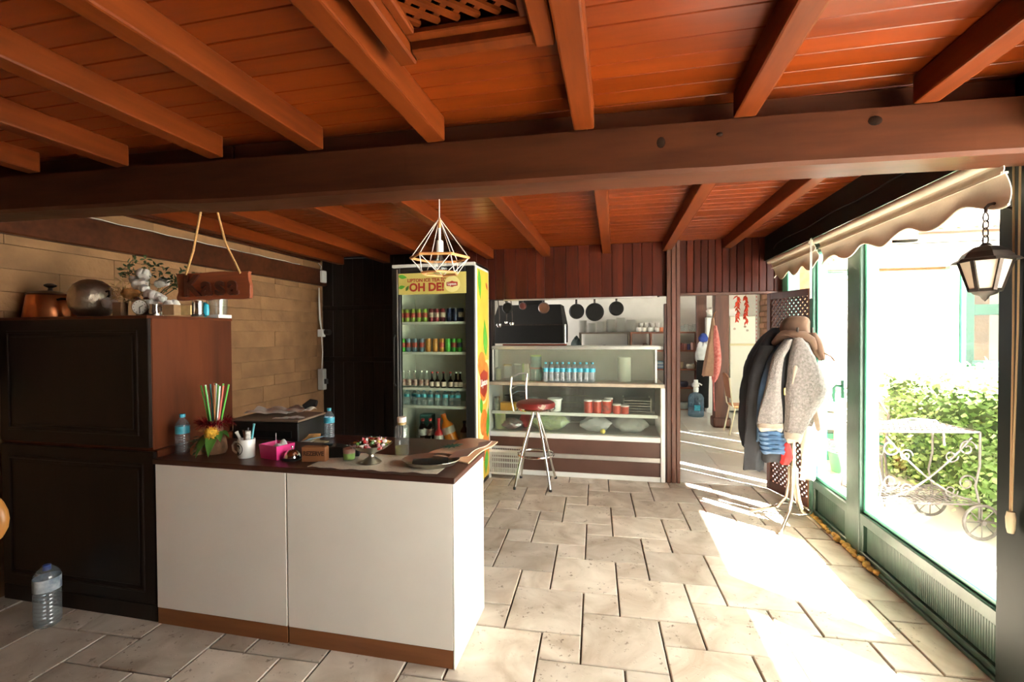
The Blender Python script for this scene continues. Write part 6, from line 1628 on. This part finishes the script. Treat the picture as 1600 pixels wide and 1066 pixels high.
# post, apron, chilli strings, chair, white fridge, jug
kp = struct('column_kitchen', MB().box(1.60, 1.81, 7.80, 8.0, 0, 2.5), M['column'], bevel=.01); kp['label'] = 'brown square timber post standing in the kitchen'
obj('post_base', MB().box(1.57, 1.84, 7.77, 8.03, 0, .16), M['column'], kp, bevel=.03, bseg=2)
kp2 = struct('column_kitchen_rear', MB().box(kx(1089,9.3), kx(1105,9.3), 9.35, 9.45, 0, 2.5), M['column'], bevel=.01); kp2['label'] = 'dark timber post between shelf rack and white cabinet'
ap = thing('apron', 'red and tan apron hanging on the kitchen post', 'apron', (1.55, 7.70, 0))
M['apronred'] = mat('faded red apron', (.48,.10,.085), .9, var=.2, scale=30, col2=(.62,.22,.19)); M['aprontan'] = mat('tan apron side', (.30,.17,.11), .9, var=.1, scale=20)
obj('apron_cloth', loft(MB(), dense([(0,0,1.74,.02,.02),(.0,0,1.60,.035,.03),(-.01,0,1.40,.06,.04),(-.03,0,1.10,.085,.045),(-.06,0,.83,.10,.05)]), 28, 5, .12, .3), M['aprontan'], ap, smooth=True)
obj('apron_front', loft(MB(), dense([(.03,-.03,1.62,.02,.02),(.045,-.03,1.40,.045,.035),(.06,-.03,1.10,.055,.035),(.03,-.03,.85,.05,.03),(.01,-.03,.74,.02,.02)]), 24, 4, .14, 1.1), M['apronred'], ap, smooth=True)
obj('apron_string', MB().tube([(.0,-.02,.80),(.01,-.02,.5),(.02,-.02,.28)], .010, 6), M['apronred'], ap); obj('neck_loop', MB().tube([(.0,0,1.7),(.03,.04,1.82),(.07,.105,1.85)], .008, 6), M['latticeorange'], ap)
M['chilli'] = mat('red chilli', (.62,.05,.015), .35, rnd=.2)
for k, (px, n, lb) in enumerate(((1152,30,'shorter string of dried red chillies over the doorway'),(1165.5,36,'longer string of dried red chillies over the doorway'))):
    p = at(px, 462, 5.3); t = thing('chilli_string', lb, 'chillies', (p.x, 5.3, p.z), 0, 'chilli strings'); r_ = random.Random(40+k)
    obj('string', MB().tube([(0,0,-.27-.03*k),(0,0,.10),(0,-.3,.03)], .003, 5), M['straw'], t)
    for j in range(n):
        z_ = -.005 - .27*j/n - .02*k*j/n; a = r_.uniform(0,6.28); l = r_.uniform(.035,.055); s_ = 1.0 - .45*j/n
        e = Vector((math.cos(a), math.sin(a)*.7, -.8)).normalized()*l
        obj('chilli', MB().tube([(0,0,z_), (e.x*.5*s_, e.y*.5*s_, z_+e.z*.3), (e.x*s_, e.y*s_, z_+e.z)], [.006,.009,.002], 6), M['chilli'], t, smooth=True)
kch = thing('kitchen_chair', 'chair with orange seat and cream metal legs in the kitchen', 'chair', (1.93, 7.35, 0))
M['creammetal'] = mat('cream metal', (.62,.55,.38), .4)
obj('seat', MB().box(-.20,.22,-.19,.19,.415,.44), mat('orange plywood', (.50,.19,.07), .45), kch, bevel=.01, bseg=2)
obj('backrest', MB().sheet(lambda u, v: (-.225-.05*v - .015*math.sin(PI*u), -.17+.34*u, .55+.36*v - .05*(2*u-1)**2*v), 10, 6, .014), mat('dark orange back', (.26,.10,.045), .5), kch, smooth=True)
for sy in (-.17,.17):
    obj('leg', MB().tube([(-.26,sy,.85),(-.22,sy,.45),(-.18,sy,.40),(-.26,sy,.01)], .011, 8), M['creammetal'], kch, smooth=True); obj('leg', MB().tube([(-.2,sy,.41),(-.12,sy,.40),(.16,sy,.41),(.21,sy,.01)], .011, 8), M['creammetal'], kch, smooth=True)
kfr = thing('kitchen_fridge', 'cream two door fridge behind the kitchen chair', 'fridge', (2.16, 9.25, 0))
M['creamenamel'] = mat('cream enamel', (.68,.64,.54), .3)
obj('cabinet', MB().box(0,.64,.04,.62,.04,1.82), M['creamenamel'], kfr, bevel=.01, bseg=2)
for a, b, hz_ in ((.06,1.27,1.1),(1.30,1.81,1.4)):
    d = obj('door', MB().box(.005,.635,0,.04,a,b), M['creamenamel'], kfr, bevel=.01, bseg=2)
    obj('handle', MB().box(.59,.61,-.03,-.01,hz_,hz_+.2).box(.595,.605,-.012,0,hz_,hz_+.02).box(.595,.605,-.012,0,hz_+.18,hz_+.2), M['aluminium'], d)
obj('gasket', MB().box(0,.64,-.008,.0,1.265,1.305), mat('yellowed trim', (.58,.50,.28), .5), kfr)
for k, (x_, z_, cl) in enumerate(((.26,1.62,(.30,.18,.12)),(.30,1.55,(.35,.30,.24)),(.08,1.58,(.45,.32,.26)))): obj('magnet', MB().tube([(x_,-.008,z_),(x_,0,z_)], .022, 10), mat('magnet %d' % k, cl, .5), kfr)
o = obj('paper_box', MB().box(-.09,.09,-.08,.08,0,.14), M['cap_white'], loc=(2.27,9.5,1.821), bevel=.004); tag(o, 'white box on top of the cream fridge', 'box')
wcb = thing('white_cabinet', 'narrow white cabinet beside the kitchen post', 'cabinet', (kx(1104,9.2), 9.2, 0)); obj('body', MB().box(0,.26,.02,.5,0,1.80), M['whiteplastic'], wcb, bevel=.006); obj('door', MB().box(.005,.255,0,.02,.05,1.79), M['whiteplastic'], wcb, bevel=.006)
lump('white_bundle', 'white bundle on top of the narrow cabinet', 'bundle', 1110, 9.4, 1.801, .11, .1, .09, M['cotton'], 12)
lump('towel_bag', 'white bag with blue top hanging beside the shelf rack', 'bag', 1098, 9.15, .86, .12, .08, .24, mat('white blue bag', (.62,.62,.62), .6, var=.3, scale=7), 13)
o = obj('blue_cloth', MB().lathe([(0,0),(.07,.02),(.09,.08),(.05,.16),(0,.18)], 12, (0,0,0), 1, .7), mat('royal blue cloth', (.02,.05,.28), .7), loc=(kx(1099,9.13), 9.13, 1.33), smooth=True); tag(o, 'royal blue cloth on top of the hanging white bag', 'cloth')
o = obj('black_drape', loft(MB(), dense([(0,0,1.0,.10,.06),(0,0,.6,.11,.07),(0,0,.12,.10,.06)]), 22, 4, .1, .3), M['blacksoft'], loc=(kx(1098,9.1), 9.1, 0), smooth=True); tag(o, 'black cloth hanging behind the water jug', 'cloth')
jg = thing('water_jug', 'large blue water cooler jug with white pump on the kitchen floor', 'water jug', (1.485, 8.80, 0))
M['jugblue'] = clear('blue jug plastic', (.42,.55,.66), .15, .08, body=.25, bodycol=(.22,.34,.44))
obj('jug_body', MB().lathe([(0,0),(.125,0),(.135,.02),(.135,.13),(.128,.14),(.135,.15),(.135,.27),(.128,.28),(.135,.29),(.135,.34),(.10,.40),(.04,.43),(.032,.46),(0,.46)], 26), M['jugblue'], jg, smooth=True)
obj('pump', MB().lathe([(.04,.44),(.045,.46),(.045,.52),(.03,.53),(.055,.54),(.055,.60),(.04,.61),(.035,.66),(0,.66)], 20), M['whiteplastic'], jg, smooth=True)
obj('spout', MB().tube([(.0,-.03,.58),(.05,-.06,.60),(.09,-.07,.57)], .012, 8), M['whiteplastic'], jg, smooth=True)
obj('label', MB().box(-.05,.05,-.139,-.134,.12,.22), M['label_blue'], jg)
hc = thing('half_counter', 'grey low partition with dark cap beside the doorway', 'partition', (1.60, 5.6, 0)); hc['kind'] = 'structure'
obj('panel', MB().box(0,.10,-.35,.35,0,.72), mat('grey partition', (.42,.40,.38), .6), hc, bevel=.004); obj('cap', MB().box(-.02,.11,-.36,.36,.72,.76), M['column'], hc, bevel=.004)

# ================================================================== COURTYARD
hdg = thing('garden_hedge', 'dense leafy green hedge along the courtyard', 'hedge', (3.56, 4.75, 0))
M['hedgeleaf'] = mat('hedge leaf', (.30,.44,.14), .5, var=.45, scale=9, rnd=.1)
rh_ = random.Random(77); lm = MB()
for k in range(9000):
    f_ = rh_.random()
    if f_ < .45: p = Vector((-.62 + rh_.gauss(0,.05), rh_.uniform(-1.5,1.15), rh_.uniform(0,1.08)))
    elif f_ < .7: p = Vector((rh_.uniform(-.62,.6), -1.5 + rh_.gauss(0,.05), rh_.uniform(0,1.08)))
    else: p = Vector((rh_.uniform(-.62,.6), rh_.uniform(-1.5,1.15), 1.08 + rh_.gauss(0,.05)))
    p.x += .06*math.sin(p.y*5+p.z*4); 
    l = rh_.uniform(.035,.075); a = Vector((rh_.gauss(0,1), rh_.gauss(0,1), rh_.gauss(0,.7))).normalized(); b = a.orthogonal().normalized()*l*.38
    a = a*l
    lm.add([p-a*.5, p+b*.9-a*.0, p+a*.5, p-b*.9], [(0,1,2,3)])
obj('leaves', lm, M['hedgeleaf'], hdg, kind='stuff', fixn=False)
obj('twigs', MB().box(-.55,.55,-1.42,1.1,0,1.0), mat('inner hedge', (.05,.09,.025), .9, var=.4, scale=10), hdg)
ct = thing('garden_trolley', 'wrought iron garden trolley with wire shelves and spoked wheels', 'trolley', (2.29, 4.22, -.05), R(8))
M['wrought'] = mat('weathered wrought iron', (.17,.14,.13), .6, .5, var=.25, scale=20)
tw, td = .36, .21
def grid(z_, x0, x1, y0, y1, nx):
    mb = MB().tube([(x0,y0,z_),(x1,y0,z_),(x1,y1,z_),(x0,y1,z_)], .008, 6, True)
    for k in range(1, nx):
        xx = x0+(x1-x0)*k/nx; mb.tube([(xx,y0,z_),(xx,y1,z_)], .0032, 5)
    for k in range(1, 7):
        yy = y0+(y1-y0)*k/7; mb.tube([(x0,yy,z_),(x1,yy,z_)], .0032, 5)
    return mb
obj('upper_shelf', grid(.80, -tw, tw, -td, td, 18), M['wrought'], ct)
obj('lower_shelf', grid(.26, -tw, tw, -td, td, 18), M['wrought'], ct)
for sx in (-1,1):
    for sy in (-1,1):
        obj('leg', MB().tube([(sx*tw,sy*td,.80),(sx*tw,sy*td,.55),(sx*(tw-.03),sy*td,.40),(sx*tw,sy*td,.26),(sx*tw,sy*td,.10)], .008, 8), M['wrought'], ct, smooth=True)
def spiral(c, r0, turns, ax, sgn=1, n=22):
    return [(c[0]+ (r0*(1-.8*k/n))*math.cos(sgn*turns*2*PI*k/n), c[1], c[2] + (r0*(1-.8*k/n))*math.sin(sgn*turns*2*PI*k/n)) for k in range(n+1)]
for sx in (-1,1):
    for k_, zz in ((0,.68),(1,.42)):
        obj('scroll', MB().tube(spiral((sx*(tw-.09), -td, zz), .065, 1.4, 'y', sx), .006, 6), M['wrought'], ct, smooth=True)
        obj('scroll', MB().tube(spiral((sx*(tw-.20), -td, zz-.06), .05, 1.4, 'y', -sx), .005, 6), M['wrought'], ct, smooth=True)
obj('cross_curve', MB().tube([(-.3+.6*k/16, -td, .30+.46*(k/16)**1.6) for k in range(17)], .007, 6).tube([(.3-.6*k/16, -td, .30+.46*(k/16)**1.6) for k in range(17)], .007, 6), M['wrought'], ct, smooth=True)
obj('push_handle', MB().tube([(-tw,-td,.80),(-tw-.12,-td,.88),(-tw-.16,0,.90),(-tw-.12,td,.88),(-tw,td,.80)], .010, 8), M['wrought'], ct, smooth=True)
obj('gallery_rail', MB().tube([(-tw,-td,.80),(-tw,-td,.86),(-.12,-td,.90),(.05,-td,.885),(.10,-td,.82),(.11,-td,.70)], .008, 8), M['wrought'], ct, smooth=True)
for x_, y_ in ((tw,-td-.02),(tw,td+.02),(-tw,-td-.02),(-tw,td+.02)):
    r_ = .125 if x_ > 0 else .09
    wv = obj('wheel', MB().tube([(x_+r_*math.cos(2*PI*k/28), y_, r_+ .01 + r_*math.sin(2*PI*k/28)) for k in range(28)], .011, 8, True), M['wrought'], ct, smooth=True)
    for k in range(8):
        a = 2*PI*k/8; obj('spoke', MB().tube([(x_,y_,r_+.01),(x_+r_*math.cos(a),y_,r_+.01+r_*math.sin(a))], .004, 5), M['wrought'], wv)
    obj('hub', MB().tube([(x_,y_-.02,r_+.01),(x_,y_+.02,r_+.01)], .018, 10), M['wrought'], wv, smooth=True)
gc_ = thing('garden_chair', 'curved wrought iron chair behind the trolley', 'chair', (2.25, 5.0, -.05), R(-30))
obj('back_hoop', MB().tube([(-.25,.2,.45),(-.27,.24,.75),(-.15,.26,.96),(0,.27,1.0),(.15,.26,.96),(.27,.24,.75),(.25,.2,.45)], .012, 8), M['wrought'], gc_, smooth=True)
obj('seat', grid(.45,-.25,.25,-.22,.22,10), M['wrought'], gc_)
for k in range(5): obj('back_bar', MB().tube([(-.16+.08*k,.21,.45),(-.16+.08*k,.26,.95)], .005, 6), M['wrought'], gc_)
for sx in (-1,1):
    for sy in (-1,1): obj('leg', MB().tube([(sx*.24,sy*.2,.45),(sx*.27,sy*.23,.0)], .011, 8), M['wrought'], gc_)
gcush = [(2.30,5.55,'green plastic flower tub under the courtyard blind'),]
for x_, y_, lb in gcush:
    t = thing('flower_tub', lb, 'flower tub', (x_+.15, y_, -.05)); obj('tub', MB().lathe([(0,0),(.12,0),(.16,.26),(.17,.27),(.15,.27),(0,.2)], 18), M['greenlight'], t, smooth=True); obj('soil', MB().lathe([(0,.24),(.15,.24),(0,.25)], 14), M['blacksoft'], t)
wm = thing('wire_mesh', 'tan square wire mesh panel beside the pink arch', 'mesh', (2.42, 5.85, 1.75)); 
mm = MB()
for k in range(12): mm.tube([(-.12+.045*k,0,-.1),(-.12+.045*k,0,.42)], .003, 4)
for k in range(12): mm.tube([(-.13,0,-.1+.045*k),(.40,0,-.1+.045*k)], .003, 4)
obj('wire_grid', mm, M['straw'], wm, kind='stuff'); obj('edge_bar', MB().tube([(-.13,0,-1.78),(-.13,0,.44),(.41,0,.44)], .008, 6), M['greenlight'], wm)
bx = thing('green_bench', 'green bench inside the clear courtyard window', 'bench', (4.65, 6.6, 0)); obj('bench_seat', MB().box(-.3,.35,-.15,.15,.85,1.15), M['greenlight'], bx, bevel=.02, bseg=2); obj('bench_leg', MB().box(-.28,-.22,-.1,.1,0,.85), M['greenlight'], bx); obj('bench_leg', MB().box(.27,.33,-.1,.1,0,.85), M['greenlight'], bx)
